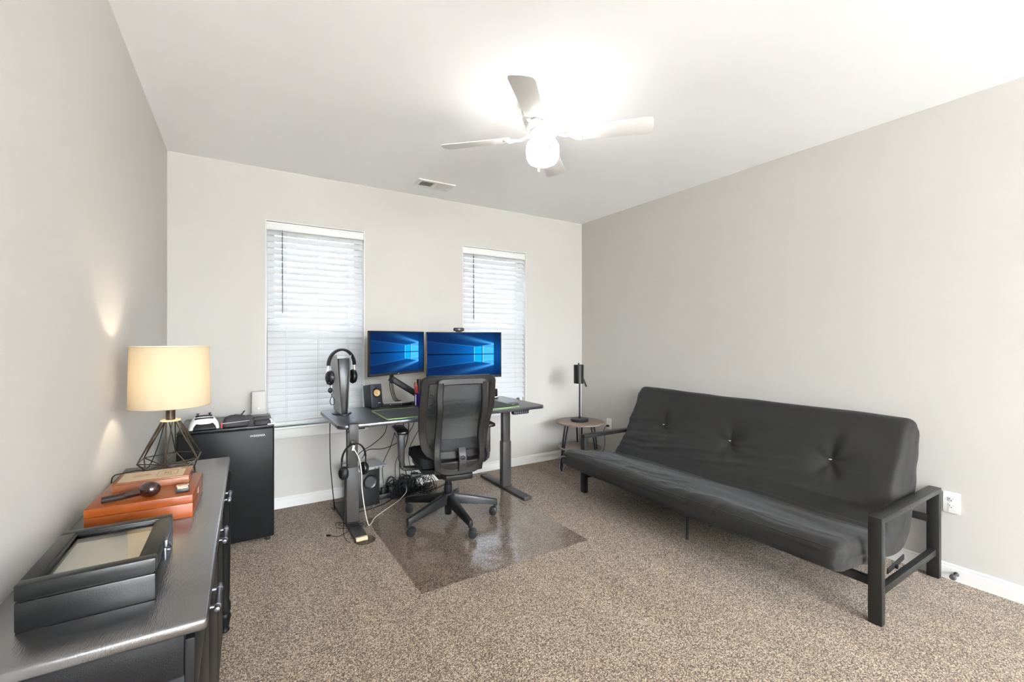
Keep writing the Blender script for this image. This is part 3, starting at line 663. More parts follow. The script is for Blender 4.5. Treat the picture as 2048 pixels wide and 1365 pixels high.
g = G(); zp_ = smooth([(-0.074, -0.052, 0.033), (0, -0.0555, 0.036), (0.074, -0.052, 0.038)], 5); g.ribbon(zp_, 0.004, 0.003, (0, -1, 0)); g.build('zipper', M['greyw'], po)
g = G(); g.ribbon(smooth([(-0.03, 0.0, 0.070), (0.0, -0.01, 0.078), (0.03, -0.005, 0.074), (0.052, 0.0, 0.098)], 5), 0.018, 0.003, (0, 0, 1)); g.build('strap', M['nylon'], po)
g = G(); g.box((-0.079, -0.040, 0.022), (0.010, 0.026, 0.040), bev=0.003); tg = g.build('tag', M['red'], po); tg['label'] = 'red tag'
cs = thing('sunglasses_case', 'small black folded case on a white cloth at the window end of the fridge top', 'case', (0.125, 3.435, FT), math.radians(3))
g = G(); soft_block(g, 0.105, 0.085, 0.034, 0.9, 9, 0.004); g.build('case_body', M['nylon'], cs, ang=70)
g = G(); soft_block(g, 0.112, 0.075, 0.020, 0.85, 4, 0.003)
for v in g.bm.verts: v.co.z += 0.034; v.co.x -= 0.004
g.build('flap', M['nylon'], cs, ang=70)
g = G(); g.box((0.052, -0.030, 0.004), (0.05, 0.05, 0.006), bev=0.002); g.box((0.045, 0.01, 0.022), (0.025, 0.04, 0.036), rot=(0, -0.5, 0), bev=0.003); c2 = g.build('cloth', M['white'], cs); c2['label'] = 'white cloth'
bx = thing('router', 'slim pale grey upright router with a white light at the back of the mini fridge', 'router', (0.118, 3.905, FT), 0)
g = G(); g.box((0, 0, 0.088), (0.092, 0.045, 0.176), bev=0.006); g.build('housing', M['greyw'], bx)
g = G(); g.cyl((0.002, -0.0225, 0.048), (0.002, -0.0240, 0.048), 0.0035, n=12); g.build('indicator', M['led'], bx)
g = G(); g.box((0, 0, 0.003), (0.10, 0.055, 0.006), bev=0.002); g.build('foot', M['greyw'], bx)

# ------------------------------------------------------------------ standing desk
DZ = 0.80
DR = math.radians(0.9)
dk = thing('standing_desk', 'black height-adjustable desk on two graphite columns in front of the windows', 'desk', (1.368, 3.380, 0), DR)
DW, DD = 1.67, 0.735
g = G(); g.prism(rrect(DW, DD, 0.055, 8), DZ - 0.026, DZ, bev=0.004); g.build('desktop', M['desklaminate'], dk, ang=30)
for lx, cap in ((-0.678, 'tan'), (0.684, 'deskleg')):
    ly = -0.03 if lx < 0 else 0.045
    g = G(); g.box((lx, ly, 0.235), (0.085, 0.062, 0.40), bev=0.004); col = g.build('leg', M['deskleg'], dk)
    g = G(); g.box((lx, ly, 0.53), (0.074, 0.051, 0.47), bev=0.004); g.build('inner_column', M['deskleg'], col)
    fy = 0.055 if lx < 0 else 0.065
    g = G(); g.hexa([(lx - 0.04, fy - 0.365, 0.006), (lx + 0.04, fy - 0.365, 0.006), (lx + 0.04, fy + 0.365, 0.006), (lx - 0.04, fy + 0.365, 0.006), (lx - 0.04, fy - 0.365, 0.030), (lx + 0.04, fy - 0.365, 0.030), (lx + 0.04, fy + 0.365, 0.030), (lx - 0.04, fy + 0.365, 0.030)], bev=0.002)
    g.box((lx, ly, 0.036), (0.098, 0.074, 0.010), bev=0.002)
    ft = g.build('foot', M['deskleg'], dk)
    for s in (-1, 1):
        g = G(); g.box((lx, fy + s * 0.3725, 0.019), (0.078, 0.024, 0.028), bev=0.005); g.build('foot_cap', M[cap if s < 0 else 'deskleg'], ft)  # left foot's front cap: tan paints the warm light it catches
g = G(); g.box((0.0, 0.02, 0.745), (1.30, 0.05, 0.04), bev=0.003); g.box((-0.68, 0.0, 0.760), (0.07, 0.55, 0.025), bev=0.003); g.box((0.69, 0.0, 0.760), (0.07, 0.55, 0.025), bev=0.003); g.build('frame_rail', M['metal'], dk)
g = G(); g.box((0.598, -0.325, 0.757), (0.150, 0.045, 0.028), bev=0.006); kp = g.build('control_panel', M['blackp'], dk)
for i in range(6):
    g = G(); g.cyl((0.545 + i * 0.021, -0.3475, 0.757), (0.545 + i * 0.021, -0.3495, 0.757), 0.0065, n=12); g.build('button', M['pewter'], kp)

def cupring(loc, label):
    t = thing('furniture_cup', label, 'furniture cup', loc, 0, 'clear cups under the desk feet')
    g = G(); g.lathe([(0, 0.0), (0.066, 0.0), (0.070, 0.0015), (0.070, 0.0046), (0.066, 0.0046), (0.064, 0.0028), (0, 0.0026)], n=40); g.build('dish', M['clearcup'], t)
cupring((0.716, 3.055, 0.0), 'round clear carpet cup under the front end of the near desk foot')

# clamp bracket with headset hook on the front left of the desk
ck = thing('desk_hook', 'graphite clamp-on headset hook on the front edge of the desk near the wider window', 'hook', (0.628, 2.993, DZ), DR)
g = G(); g.box((0, 0.012, 0.006), (0.060, 0.056, 0.006), bev=0.002); g.box((0, -0.012, -0.055), (0.060, 0.008, 0.128), bev=0.002); g.box((0, 0.012, -0.046), (0.060, 0.05, 0.006), bev=0.002); g.build('bracket', M['deskleg'], ck)
g = G(); g.cyl((0, 0.012, -0.105), (0, 0.012, -0.049), 0.005, n=10); g.cyl((0, 0.012, -0.115), (0, 0.012, -0.105), 0.014, n=16); g.build('clamp_screw', M['metal'], ck)
g = G(); g.box((-0.012, -0.034, -0.112), (0.030, 0.044, 0.010), bev=0.003); g.box((-0.012, -0.056, -0.102), (0.030, 0.008, 0.024), bev=0.003); g.build('hook_arm', M['metal'], ck)

def headphones(name, label, loc, rz, w, h, pad, boom=False, tiltx=0.0):
    t = thing(name, label, 'headphones', loc, rz); t.rotation_euler = (tiltx, 0, rz)
    # origin at the centre of the inner top of the band; cups hang below
    arc = []
    for k in range(17):
        a = PI * k / 16; arc.append((-w / 2 * math.cos(a), 0, -h * 0.50 + h * 0.50 * math.sin(a)))
    g = G(); g.ribbon(smooth(arc, 3), 0.034 if pad else 0.016, 0.018 if pad else 0.008, lambda i, q: (q.x, 0, q.z + h * 0.5)); g.build('headband', M['blackp'], t)
    for s in (-1, 1):
        g = G(); g.tube([(s * w / 2, 0, -h * 0.50), (s * w / 2 * 1.02, 0, -h * 0.62), (s * w / 2, 0, -h * 0.78)], 0.0045 if not pad else 0.003, 8)
        if pad: g.tube([(s * w / 2, 0.016, -h * 0.50), (s * w / 2 * 1.03, 0.02, -h * 0.70), (s * w / 2, 0.018, -h * 0.85)], 0.003, 8)
        g.build('yoke', M['steel'] if pad else M['blackp'], t)
        R = Matrix.Translation((s * (w / 2 - 0.008), 0, -h * 0.88)) @ Matrix.Rotation(s * PI / 2, 4, 'Y') @ Matrix.Diagonal((1.28, 1.28, 1, 1) if pad else (1, 1, 1, 1))
        g = G(); g.lathe([(0, 0.020), (0.026, 0.019), (0.036, 0.010), (0.038, 0.0), (0, 0.0)], n=24, M=R @ Matrix.Diagonal((1.1, 0.9, 1, 1))); cu = g.build('ear_cup', M['blackp'], t)
        g = G(); g.lathe([(0, -0.004), (0.020, -0.006), (0.026, -0.020), (0.036, -0.018), (0.040, -0.008), (0.038, 0.0), (0, 0.0)], n=24, M=R @ Matrix.Diagonal((1.1, 0.95, 1, 1))); g.build('ear_pad', M['leather'], cu)
    return t
hp = headphones('headphones', 'thin black headphones hanging from the desk hook in front of the left column', (0.622, 2.945, 0.690), math.radians(20), 0.168, 0.198, False)
g = G(); g.tube([(-0.06, 0.005, -0.20), (-0.058, 0.01, -0.28), (-0.05, 0.02, -0.40), (-0.045, 0.05, -0.56), (-0.02, 0.06, -0.63), (0.005, 0.05, -0.655)], 0.0018, 6); g.build('cable', M['cord'], hp)
# coil of thin cable at the foot
g = G(); pts = []
for k in range(60):
    a = k * 0.42; f = 1 + 0.25 * math.sin(k * 1.7)
    pts.append((0.060 * math.cos(a) * f + 0.02 * math.sin(k * 0.13), 0.105 * math.sin(a) * f * (0.6 + 0.4 * math.sin(k * 0.11)), 0.045 + 0.012 * math.sin(k * 0.9)))
pts = [(0.0, 0.0, 0.050), (-0.07, 0.07, 0.045), (-0.115, 0.20, 0.02), (-0.13, 0.13, 0.012), (-0.098, 0.03, 0.034), (-0.01, -0.02, 0.045), (0.02, -0.01, 0.055), (-0.088, 0.09, 0.05), (-0.10, 0.15, 0.02), (-0.115, 0.10, 0.032), (-0.05, 0.01, 0.044), (0.01, -0.02, 0.05), (0.045, -0.03, 0.048), (0.055, 0.01, 0.048), (0.03, 0.02, 0.055), (0.0, -0.03, 0.055), (0.03, -0.06, 0.048), (0.05, -0.02, 0.050), (0.0, 0.0, 0.060), (-0.02, -0.03, 0.045), (-0.080, -0.035, 0.034), (-0.14, -0.02, 0.008), (-0.185, 0.02, 0.007)]
cc = thing('coiled_cable', 'thin black cable bundled over the near desk foot with its plug on the carpet', 'cable', (0.715, 3.215, 0.0), 0)
g = G(); g.tube(pts, 0.0020, 6); g.build('cord', M['cord'], cc)
g = G(); g.box((-0.198, 0.031, 0.008), (0.028, 0.013, 0.010), rot=(0, 0, -0.7), bev=0.002); g.build('plug', M['cord'], cc)
# white cable
wc = thing('white_cable', 'thin white cable looping from the desk hook down past the subwoofer to the adapter', 'cable', (0.618, 2.925, 0.655), 0)
g = G(); g.tube([(0.0, 0.005, 0.005), (0.03, -0.008, -0.06), (0.045, -0.01, -0.16), (0.05, 0.0, -0.26), (0.075, 0.02, -0.42), (0.125, 0.14, -0.56), (0.20, 0.36, -0.640), (0.24, 0.43, -0.638), (0.315, 0.51, -0.638), (0.42, 0.61, -0.640), (0.52, 0.71, -0.64), (0.600, 0.785, -0.61), (0.613, 0.842, -0.56)], 0.0030, 8); g.build('cord', M['cord_white'], wc)
g = G(); g.box((-0.004, 0.002, 0.012), (0.014, 0.010, 0.032), rot=(0, 0.2, 0), bev=0.002); g.build('plug', M['white'], wc)

# ------------------------------------------------------------------ on the desk
# tower console
ps = thing('game_console', 'tall upright white and black game console at the near left end of the desk', 'game console', (0.652, 3.40, DZ), math.radians(2))
H0, H1 = 0.012, 0.432
g = G(); g.hexa([(-0.020, 0.0, H0), (0.020, 0.0, H0), (0.024, 0.25, H0), (-0.024, 0.25, H0), (-0.040, 0.018, H1 - 0.012), (0.040, 0.018, H1 - 0.012), (0.034, 0.25, H1 - 0.03), (-0.034, 0.25, H1 - 0.03)], bev=0.004); g.build('core', M['blackg'], ps)
for s in (-1, 1):
    t = bmesh.new(); grid = []
    NZ, NY = 14, 10
    for i in range(NZ + 1):
        z = H0 + (H1 + 0.016 - H0) * i / NZ; row = []
        fz = i / NZ
        for j in range(NY + 1):
            fy = j / NY
            y0 = -0.006 + 0.020 * fz; y1 = 0.262 - 0.02 * fz
            x = s * (0.0225 + 0.0225 * fz + 0.010 * math.sin(PI * fy) * (0.4 + 0.6 * fz) + 0.006 * fz * fz)
            row.append(t.verts.new((x, y0 + (y1 - y0) * fy, z - 0.035 * fy * fz)))
        grid.append(row)
    for i in range(NZ):
        for j in range(NY): t.faces.new((grid[i][j], grid[i][j + 1], grid[i + 1][j + 1], grid[i + 1][j]))
    r = bmesh.ops.solidify(t, geom=t.faces[:], thickness=0.004 * s); bmesh.ops.recalc_face_normals(t, faces=t.faces)
    g = G(); g._merge(t); pn = g.build('side_panel', M['white'], ps); pn['label'] = 'white side panel'
g = G(); g.lathe([(0, 0), (0.068, 0), (0.070, 0.004), (0.066, 0.010), (0.03, 0.013), (0, 0.013)], c=(0, 0.10, 0), n=36)
for v in g.bm.verts: v.co.y = 0.10 + (v.co.y - 0.10) * 1.25
g.box((0, -0.004, 0.006), (0.05, 0.04, 0.012), bev=0.004); g.build('stand', M['blackg'], ps)
hs = headphones('gaming_headset', 'padded black over-ear headset draped over the top of the upright game console', (0.651, 3.505, 1.283), math.radians(16), 0.204, 0.235, True)
g = G(); g.cyl((-0.095, -0.02, -0.235), (-0.125, -0.03, -0.245), 0.007, n=12); g.build('microphone_stub', M['blackp'], hs)
g = G(); g.tube([(-0.095, -0.01, -0.24), (-0.098, -0.02, -0.275), (-0.096, -0.022, -0.30)], 0.002, 6); g.ball((-0.098, -0.022, -0.298), (0.018, 0.010, 0.020), 14)
g.tube([(-0.096, -0.022, -0.31), (-0.085, -0.022, -0.34), (-0.068, -0.024, -0.375), (-0.075, -0.024, -0.405), (-0.095, -0.024, -0.40), (-0.100, -0.024, -0.37), (-0.085, -0.024, -0.335), (-0.075, -0.022, -0.30)], 0.0026, 6); g.build('inline_remote', M['blackp'], hs)

# loudspeaker tilted on the desk
sp = thing('desktop_speaker', 'small black loudspeaker with a tan cone on the desk beside the headset', 'speaker', (0.948, 3.625, DZ + 0.004), math.radians(13))
T0 = Matrix.Rotation(math.radians(-9), 4, 'X') @ Matrix.Translation((0, 0.06, 0.102))
g = G(); g.box((0, 0, 0), (0.100, 0.13, 0.180), bev=0.004, M=T0); g.box((0, 0.055, 0.010), (0.095, 0.11, 0.02), bev=0.003); g.build('cabinet', M['navy'], sp)
F = T0 @ Matrix.Translation((0, -0.0655, 0.018)) @ RX90
g = G(); g.lathe([(0.030, 0.0), (0.036, 0.0), (0.037, 0.003), (0.034, 0.005), (0.028, 0.003), (0.026, 0.0), (0.030, 0.0)], n=32, M=F); w_ = g.build('driver_ring', M['blackg'], sp)
g = G(); g.lathe([(0.028, 0.002), (0.010, -0.006), (0, -0.006)], n=28, M=F)
for v in g.bm.verts: v.co.y -= 0.006
g.lathe([(0, 0.010), (0.006, 0.008), (0.010, 0.002), (0.010, 0.0), (0, 0)], n=16, M=F); g.build('cone', M['cone'], w_)
g = G(); g.box((0.012, -0.0658, -0.066), (0.008, 0.001, 0.006), M=T0); g.box((0.024, -0.0658, -0.066), (0.008, 0.001, 0.006), M=T0); g.build('mark', M['badge'], sp)

# desk mat
dm = thing('desk_mat', 'large dark desk mat with a green stitched edge along the front of the desk', 'desk mat', (1.42, 3.283, DZ), DR)
g = G(); g.prism(rrect(1.10, 0.425, 0.012), 0, 0.003); g.build('cloth', M['padcloth'], dm)
g = G(); g.sweep([(x, y, 0.0022) for x, y in rrect(1.10, 0.425, 0.012)], [(-0.0035, -0.0022), (0.0035, -0.0022), (0.0035, 0.0022), (-0.0035, 0.0022)], closed=True, nrm=(0, 0, 1)); e = g.build('edging', M['green'], dm); e['label'] = 'green stitched edging'
MZ = DZ + 0.003

# slim bar (dock)
db = thing('docking_bar', 'long slim black bar on the desk between the small speaker and the pen cup', 'docking bar', (1.130, 3.672, DZ), math.radians(-8))
g = G(); g.box((0, 0.03, 0.012), (0.235, 0.075, 0.018), bev=0.003); g.box((0, 0.03, 0.0015), (0.22, 0.06, 0.003)); g.build('body', M['blackp'], db)
g = G(); g.box((0, 0.03, 0.0215), (0.225, 0.065, 0.002), bev=0.0006); g.build('lid', M['silver'], db)
for q in (-0.06, 0.03): g = G(); g.cyl((q, -0.0076, 0.012), (q, -0.009, 0.012), 0.003, n=10); g.build('port', M['badge'], db)

pc = thing('pen_cup', 'tall dark purple pen cup on the desk left of the chair back', 'cup', (1.262, 3.52, DZ + 0.0), 0)
g = G(); g.lathe([(0, 0), (0.034, 0), (0.036, 0.003), (0.036, 0.115), (0.034, 0.117), (0.033, 0.115), (0.033, 0.006), (0, 0.006)], n=28); g.build('body', M['purple'], pc)
g = G(); g.box((-0.031, -0.017, 0.06), (0.004, 0.008, 0.09), rot=(0, 0, 1.0)); g.build('stripe', M['white'], pc)
for q, (dx, dy, tx, ty, L) in enumerate(((-0.008, 0.0, -0.10, 0.02, 0.19), (0.012, 0.01, 0.12, 0.0, 0.16))):
    pen = thing('paper_knife' if q == 0 else 'pen', 'red-handled paper knife standing in the purple pen cup' if q == 0 else 'dark pen leaning in the purple pen cup', 'paper knife' if q == 0 else 'pen', (1.262 + dx, 3.52 + dy, DZ + 0.010), 0)
    pen.rotation_euler = (0, tx, 0)
    if q == 0:
        g = G(); g.box((0, 0, 0.055), (0.010, 0.003, 0.11), bev=0.001); g.build('blade', M['steel'], pen)
        g = G(); g.prism([(-0.010, 0.10), (0.010, 0.10), (0.013, 0.135), (0.012, 0.17), (0.004, 0.205), (-0.004, 0.20), (-0.016, 0.165), (-0.016, 0.13)], -0.005, 0.005, RX90, bev=0.002); g.build('handle', M['red'], pen)
    else:
        g = G(); g.cyl((0, 0, 0), (0, 0, L), 0.004, n=10); g.build('barrel', M['blackp'], pen)
        g = G(); g.cyl((0, 0, L - 0.04), (0, 0, L + 0.002), 0.0048, n=10); g.build('cap', M['white'], pen)
tr = thing('catch_tray', 'small black tray of odds and ends on the mat left of the chair back', 'tray', (1.255, 3.370, MZ), math.radians(15))
g = G(); g.lathe([(0, 0), (0.045, 0), (0.058, 0.022), (0.056, 0.023), (0.043, 0.004), (0, 0.004)], n=28); g.build('dish', M['blackg'], tr)
ob = thing('orange_ball', 'orange ball resting in the small black tray on the desk mat', 'ball', (1.238, 3.375, MZ + 0.022), 0)
g = G(); g.ball((0, 0, 0), (0.017, 0.017, 0.016), 14); g.ball((0, 0, 0.0155), (0.004, 0.004, 0.002), 8); g.build('shell', M['orange'], ob, ang=80)
wn = thing('trinket', 'small round white trinket resting in the black tray on the desk mat', 'trinket', (1.270, 3.365, MZ + 0.014), 0)
g = G(); g.lathe([(0, -0.01), (0.012, -0.01), (0.013, 0.0), (0.010, 0.008), (0, 0.010)], n=16); g.build('shell', M['white'], wn)
tw = thing('tweezers', 'thin steel tweezers lying across the end of the slim black bar', 'tweezers', (1.215, 3.648, DZ + 0.0245), math.radians(-28))
for s in (-1, 1):
    g = G(); g.ribbon(smooth([(-0.05, 0.0, 0.002), (0, s * 0.006, 0.003), (0.05, s * 0.003, 0.002)], 5), 0.005, 0.002, (0, 0, 1)); g.build('arm', M['metal'], tw)

ms = thing('computer_mouse', 'black computer mouse on the desk mat right of the chair back', 'mouse', (1.735, 3.205, MZ), math.radians(10))
g = G(); g.ball((0, 0, 0.012), (0.031, 0.056, 0.026), 24)
for v in g.bm.verts: v.co.z = max(v.co.z, 0.001)
g.build('shell', M['blackp'], ms, ang=60)
g = G(); g.cyl((-0.004, 0.026, 0.033), (0.004, 0.026, 0.033), 0.009, n=16); g.build('scroll_wheel', M['rubber'], ms)
co = thing('coaster', 'round black-rimmed coaster near the right front corner of the desk', 'coaster', (2.005, 3.225, DZ), 0)
g = G(); g.lathe([(0, 0), (0.050, 0), (0.050, 0.004), (0, 0.004)], n=40); g.build('pad', M['deskleg'], co)
g = G(); g.lathe([(0.044, 0.003), (0.050, 0.001), (0.052, 0.003), (0.050, 0.007), (0.045, 0.007), (0.044, 0.003)], n=40); g.build('rim', M['blackg'], co)
ml = thing('mesh_canister', 'black mesh canister with a pale rimmed base on the desk right of the chair top', 'canister', (2.045, 3.655, DZ), 0)
g = G(); g.lathe([(0, 0.018), (0.042, 0.018), (0.044, 0.022), (0.043, 0.085), (0.041, 0.087), (0.0, 0.087)], n=32); g.build('body', M['blackp'], ml)
g = G(); g.lathe([(0, 0), (0.050, 0), (0.053, 0.005), (0.050, 0.010), (0, 0.010)], n=32); g.build('base', M['blackg'], ml)
g = G(); g.lathe([(0, 0.009), (0.048, 0.009), (0.047, 0.018), (0, 0.019)], n=32); b_ = g.build('base_band', M['white'], ml); b_['label'] = 'pale band'
s2 = thing('round_speaker', 'dark round speaker half hidden behind the mesh of the chair back', 'speaker', (1.36, 3.52, DZ), 0)
g = G(); g.ball((0, 0, 0.048), (0.046, 0.046, 0.046), 24); g.build('body', M['navy'], s2)
g = G(); g.lathe([(0, 0), (0.03, 0), (0.032, 0.006), (0.02, 0.012), (0, 0.012)], n=24); g.build('foot', M['blackg'], s2)

# monitors ------------------------------------------------------------
def picture(u, v):
    """u right, v down, 0..1: navy field, a four-pane glowing window at the right and beams streaming left"""
    c = Vector((0.004, 0.018, 0.075))
    cx, cy = 0.80, 0.5
    d = math.hypot((u - cx) * 1.2, (v - cy) * 1.25)
    c += Vector((0.0, 0.075, 0.26)) * math.exp(-(d / 0.42) ** 2)
    if u < 0.905:
        f = u / 0.905
        yu, yl = 0.20 + 0.17 * f, 0.80 - 0.17 * f
        if yu < v < yl: c += Vector((0.0, 0.10, 0.36)) * (0.10 + 0.90 * f ** 1.8)
        e = 0.008
        c += Vector((0.08, 0.34, 0.62)) * (math.exp(-((v - yu) / e) ** 2) + math.exp(-((v - yl) / e) ** 2)) * (0.06 + 0.5 * f * f)
        for (ya, yb, k) in ((-0.12, 0.255, 0.9), (1.12, 0.745, 0.9), (-0.02, 0.265, 0.6), (1.02, 0.735, 0.6)):
            yy = ya + (yb - ya) * f; w = 0.05 * (1.12 - f) + 0.012
            c += Vector((0.05, 0.26, 0.60)) * math.exp(-((v - yy) / w) ** 2) * k * f ** 3
    hl = 0.165 + 0.08 * (u - 0.625) / 0.28
    if 0.625 < u < 0.905 and abs(v - cy) < hl:
        if u < 0.735: c += Vector((0.0, 0.20, 0.42)); 
        elif u < 0.748: c = Vector((0.02, 0.12, 0.32))
        else: c += Vector((0.05, 0.26, 0.42))
        if abs(u - 0.628) < 0.004 or abs(u - 0.751) < 0.004: c += Vector((0.25, 0.5, 0.6))
    if u < 0.905 and abs(v - cy) < 0.011: c *= 0.22
    if u >= 0.905: c *= 0.75
    return [min(1, max(0, q)) for q in c] + [1]
def monitor(name, label, A, B, z0, z1, chin):
    A, B = Vector(A), Vector(B); mid = (A + B) / 2; w = (B - A).length; h = z1 - z0
    t = thing(name, label, 'monitor', (mid.x, mid.y, z0), math.atan2(B.y - A.y, B.x - A.x), 'computer monitors over the desk')
    bz = 0.008
    g = G()
    for c, s in (((0, 0.008, chin / 2), (w, 0.016, chin)), ((0, 0.008, h - bz / 2), (w, 0.016, bz)), ((-w / 2 + bz / 2, 0.008, h / 2), (bz, 0.016, h)), ((w / 2 - bz / 2, 0.008, h / 2), (bz, 0.016, h))):
        g.box(c, s, bev=0.0015)
    g.build('bezel', M['blackp'], t)
    g = G(); g.box((0, 0.018, h / 2), (w - 0.004, 0.012, h - 0.004), bev=0.002); g.box((0, 0.032, h * 0.45), (w * 0.6, 0.026, h * 0.6), bev=0.010); g.build('back_shell', M['blackp'], t)
    NX, NY = 200, 112; me = bpy.data.meshes.new('screen')
    x0, x1, y0, y1 = -w / 2 + bz, w / 2 - bz, chin, h - bz
    vs = [(x0 + (x1 - x0) * i / NX, 0.004, y1 - (y1 - y0) * j / NY) for j in range(NY + 1) for i in range(NX + 1)]
    fs = [(j * (NX + 1) + i, (j + 1) * (NX + 1) + i, (j + 1) * (NX + 1) + i + 1, j * (NX + 1) + i + 1) for j in range(NY) for i in range(NX)]
    nv = len(vs)   # close the slab behind the picture
    vs += [(x0, 0.010, y1), (x1, 0.010, y1), (x1, 0.010, y0), (x0, 0.010, y0)]; fs.append((nv, nv + 1, nv + 2, nv + 3))
    me.from_pydata(vs, [], fs); at = me.color_attributes.new('picture', 'FLOAT_COLOR', 'POINT')
    for j in range(NY + 1):
        for i in range(NX + 1): at.data[j * (NX + 1) + i].color = picture(i / NX, j / NY)
    for k in range(4): at.data[nv + k].color = (0, 0, 0, 1)
    me.materials.append(M['picture']); o = bpy.data.objects.new('screen', me); COL.objects.link(o); o.parent = t
    text_mesh('maker_mark', 'acer', 0.011, 0.0004, M['badge'], t, Matrix.Translation((0, -0.0003, chin * 0.48)) @ RX90)
    if B.x > 1.8:
        g = G(); g.box((w * 0.12, -0.001, chin * 0.4), (0.012, 0.004, 0.006)); g.build('power_button', M['blackg'], t)
    return t
ML = ((0.843, 3.453), (1.395, 3.757))
monitor('monitor', 'smaller monitor, angled, on the left over the desk showing a blue window emblem', ML[0], ML[1], 1.068, 1.428, 0.020)
monitor('monitor', 'larger monitor with a webcam on top, behind the chair back, showing a blue emblem', (1.371, 3.640), (2.054, 3.512), 1.012, 1.4245, 0.022)
# webcam
wcm = thing('webcam', 'black bar-shaped webcam clipped on top of the larger monitor', 'webcam', (1.660, 3.596, 1.4255), math.radians(-10.6))
g = G(); g.box((0, -0.004, 0.022), (0.096, 0.032, 0.030), bev=0.010, seg=3); g.build('body', M['blackp'], wcm)
g = G(); g.cyl((0, -0.019, 0.022), (0, -0.0225, 0.022), 0.009, n=18); g.build('lens', M['blackg'], wcm)
g = G(); g.box((0, 0.002, 0.004), (0.050, 0.030, 0.007), bev=0.002); g.box((0, 0.030, -0.012), (0.045, 0.006, 0.035), bev=0.002); g.build('clip', M['blackp'], wcm)
# monitor arm
ma = thing('monitor_stand', 'black gas-spring monitor stand rising from the back of the desk to the angled monitor', 'monitor stand', (1.312, 3.660, DZ), 0)
g = G(); g.box((0, 0.03, 0.006), (0.10, 0.14, 0.010), bev=0.003); g.box((0, 0.097, -0.025), (0.08, 0.012, 0.075), bev=0.003); g.build('desk_clamp', M['metal'], ma)
g = G(); g.cyl((0, 0, 0.008), (0, 0, 0.215), 0.0175, n=20); g.build('post', M['metal'], ma)
def arm(p, q, name, w, h):
    p, q = Vector(p), Vector(q); d = (q - p); T = d.normalized(); N = Vector((0, 0, 1)); N = (N - T * N.dot(T)).normalized()
    g = G(); g.ribbon([p + d * (i / 8) for i in range(9)], w, h, N); g.cyl(p - N * 0.03, p + N * 0.028, 0.024, n=18); g.cyl(q - N * 0.026, q + N * 0.026, 0.022, n=18)
    return g.build(name, M['metal'], ma)
arm((0.0, 0.0, 0.075), (-0.225, 0.030, 0.225), 'spring_arm', 0.036, 0.050)
g = G(); g.cyl((-0.225, 0.030, 0.19), (-0.225, 0.030, 0.30), 0.016, n=16); g.box((-0.238, 0.032, 0.37), (0.05, 0.020, 0.16), rot=(0, 0, math.radians(28.8)), bev=0.003); g.build('tilt_head', M['metal'], ma)
g = G(); g.box((-0.2205, -0.004, 0.455), (0.11, 0.012, 0.11), rot=(0, 0, math.radians(28.8)), bev=0.003); g.cyl((-0.2205, -0.002, 0.43), (-0.236, 0.028, 0.43), 0.02, n=16); g.build('mount_plate', M['metal'], ma)
arm((0.0, 0.020, 0.16), (0.402, 0.080, 0.36), 'spring_arm', 0.036, 0.050)
g = G(); g.box((0.4115, -0.027, 0.42), (0.10, 0.012, 0.10), rot=(0, 0, math.radians(-10.6)), bev=0.003); g.cyl((0.4115, -0.022, 0.385), (0.404, 0.075, 0.385), 0.018, n=16); g.build('mount_plate', M['metal'], ma)
for k, dx in enumerate((-0.01, 0.004, 0.016)):
    g = G(); g.tube([(-0.232 + dx, 0.012, 0.30), (-0.238 + dx, 0.012, 0.18), (-0.215 + dx, 0.02, 0.08), (-0.180 + dx * 1.2, 0.045, 0.036), (-0.15 + dx, 0.07, 0.034)], 0.0035, 8); g.build('cable', M['cord'], ma)

# ------------------------------------------------------------------ under the desk
sw = thing('subwoofer', 'black subwoofer cabinet with a round front port on the carpet under the desk', 'subwoofer', (0.880, 3.628, 0), math.radians(8))
g = G(); g.box((0, 0.15, 0.160), (0.190, 0.29, 0.300), bev=0.004); g.build('cabinet', M['blackp'], sw)
F = Matrix.Translation((0.012, 0.0045, 0.205)) @ RX90
g = G(); g.lathe([(0.040, -0.05), (0.040, 0.0), (0.046, 0.001), (0.054, 0.0045), (0.056, 0.0), (0.050, -0.001), (0.044, -0.05), (0.040, -0.05)], n=36, M=F); g.build('port_ring', M['blackg'], sw)
g = G(); g.lathe([(0, 0.0012), (0.042, 0.0012), (0.042, 0.0004), (0, 0.0004)], n=32, M=F); g.build('port', M['dark'], sw)
for sx in (-1, 1):
    for yy in (0.04, 0.26): g = G(); g.cyl((sx * 0.075, yy, 0), (sx * 0.075, yy, 0.012), 0.012, n=12); g.build('foot', M['rubber'], sw)
lp = thing('laptop', 'closed silver laptop lying on top of the subwoofer under the desk', 'laptop', (0.865, 3.71, 0.3105), math.radians(8))
g = G(); g.box((0, 0, 0.009), (0.29, 0.235, 0.014), bev=0.003); b_ = g.build('base', M['silver'], lp)
g = G(); g.box((0, 0, 0.020), (0.29, 0.235, 0.007), bev=0.002); g.build('lid', M['silver'], lp)
for q in (0.045, 0.075, 0.11):
    g = G(); g.box((q, -0.1178, 0.009), (0.016, 0.001, 0.006)); g.build('port', M['dark'], b_)
ps_ = thing('power_strip', 'black power strip crowded with plugs on the carpet under the desk', 'power strip', (1.20, 3.80, 0), math.radians(6))
g = G(); g.box((0, 0, 0.022), (0.42, 0.065, 0.044), bev=0.006); g.build('housing', M['blackp'], ps_)
for i in range(5):
    g = G(); g.box((-0.16 + i * 0.06, 0.0, 0.066), (0.036, 0.042, 0.046), bev=0.005); g.cyl((-0.16 + i * 0.06, 0, 0.088), (-0.16 + i * 0.06, 0, 0.112), 0.007, 0.004, n=10); g.build('plug', M['cord'], ps_)
ad = thing('charger', 'white square charger plugged in at the end of the power strip', 'charger', (1.375, 3.80, 0.0445), math.radians(6))
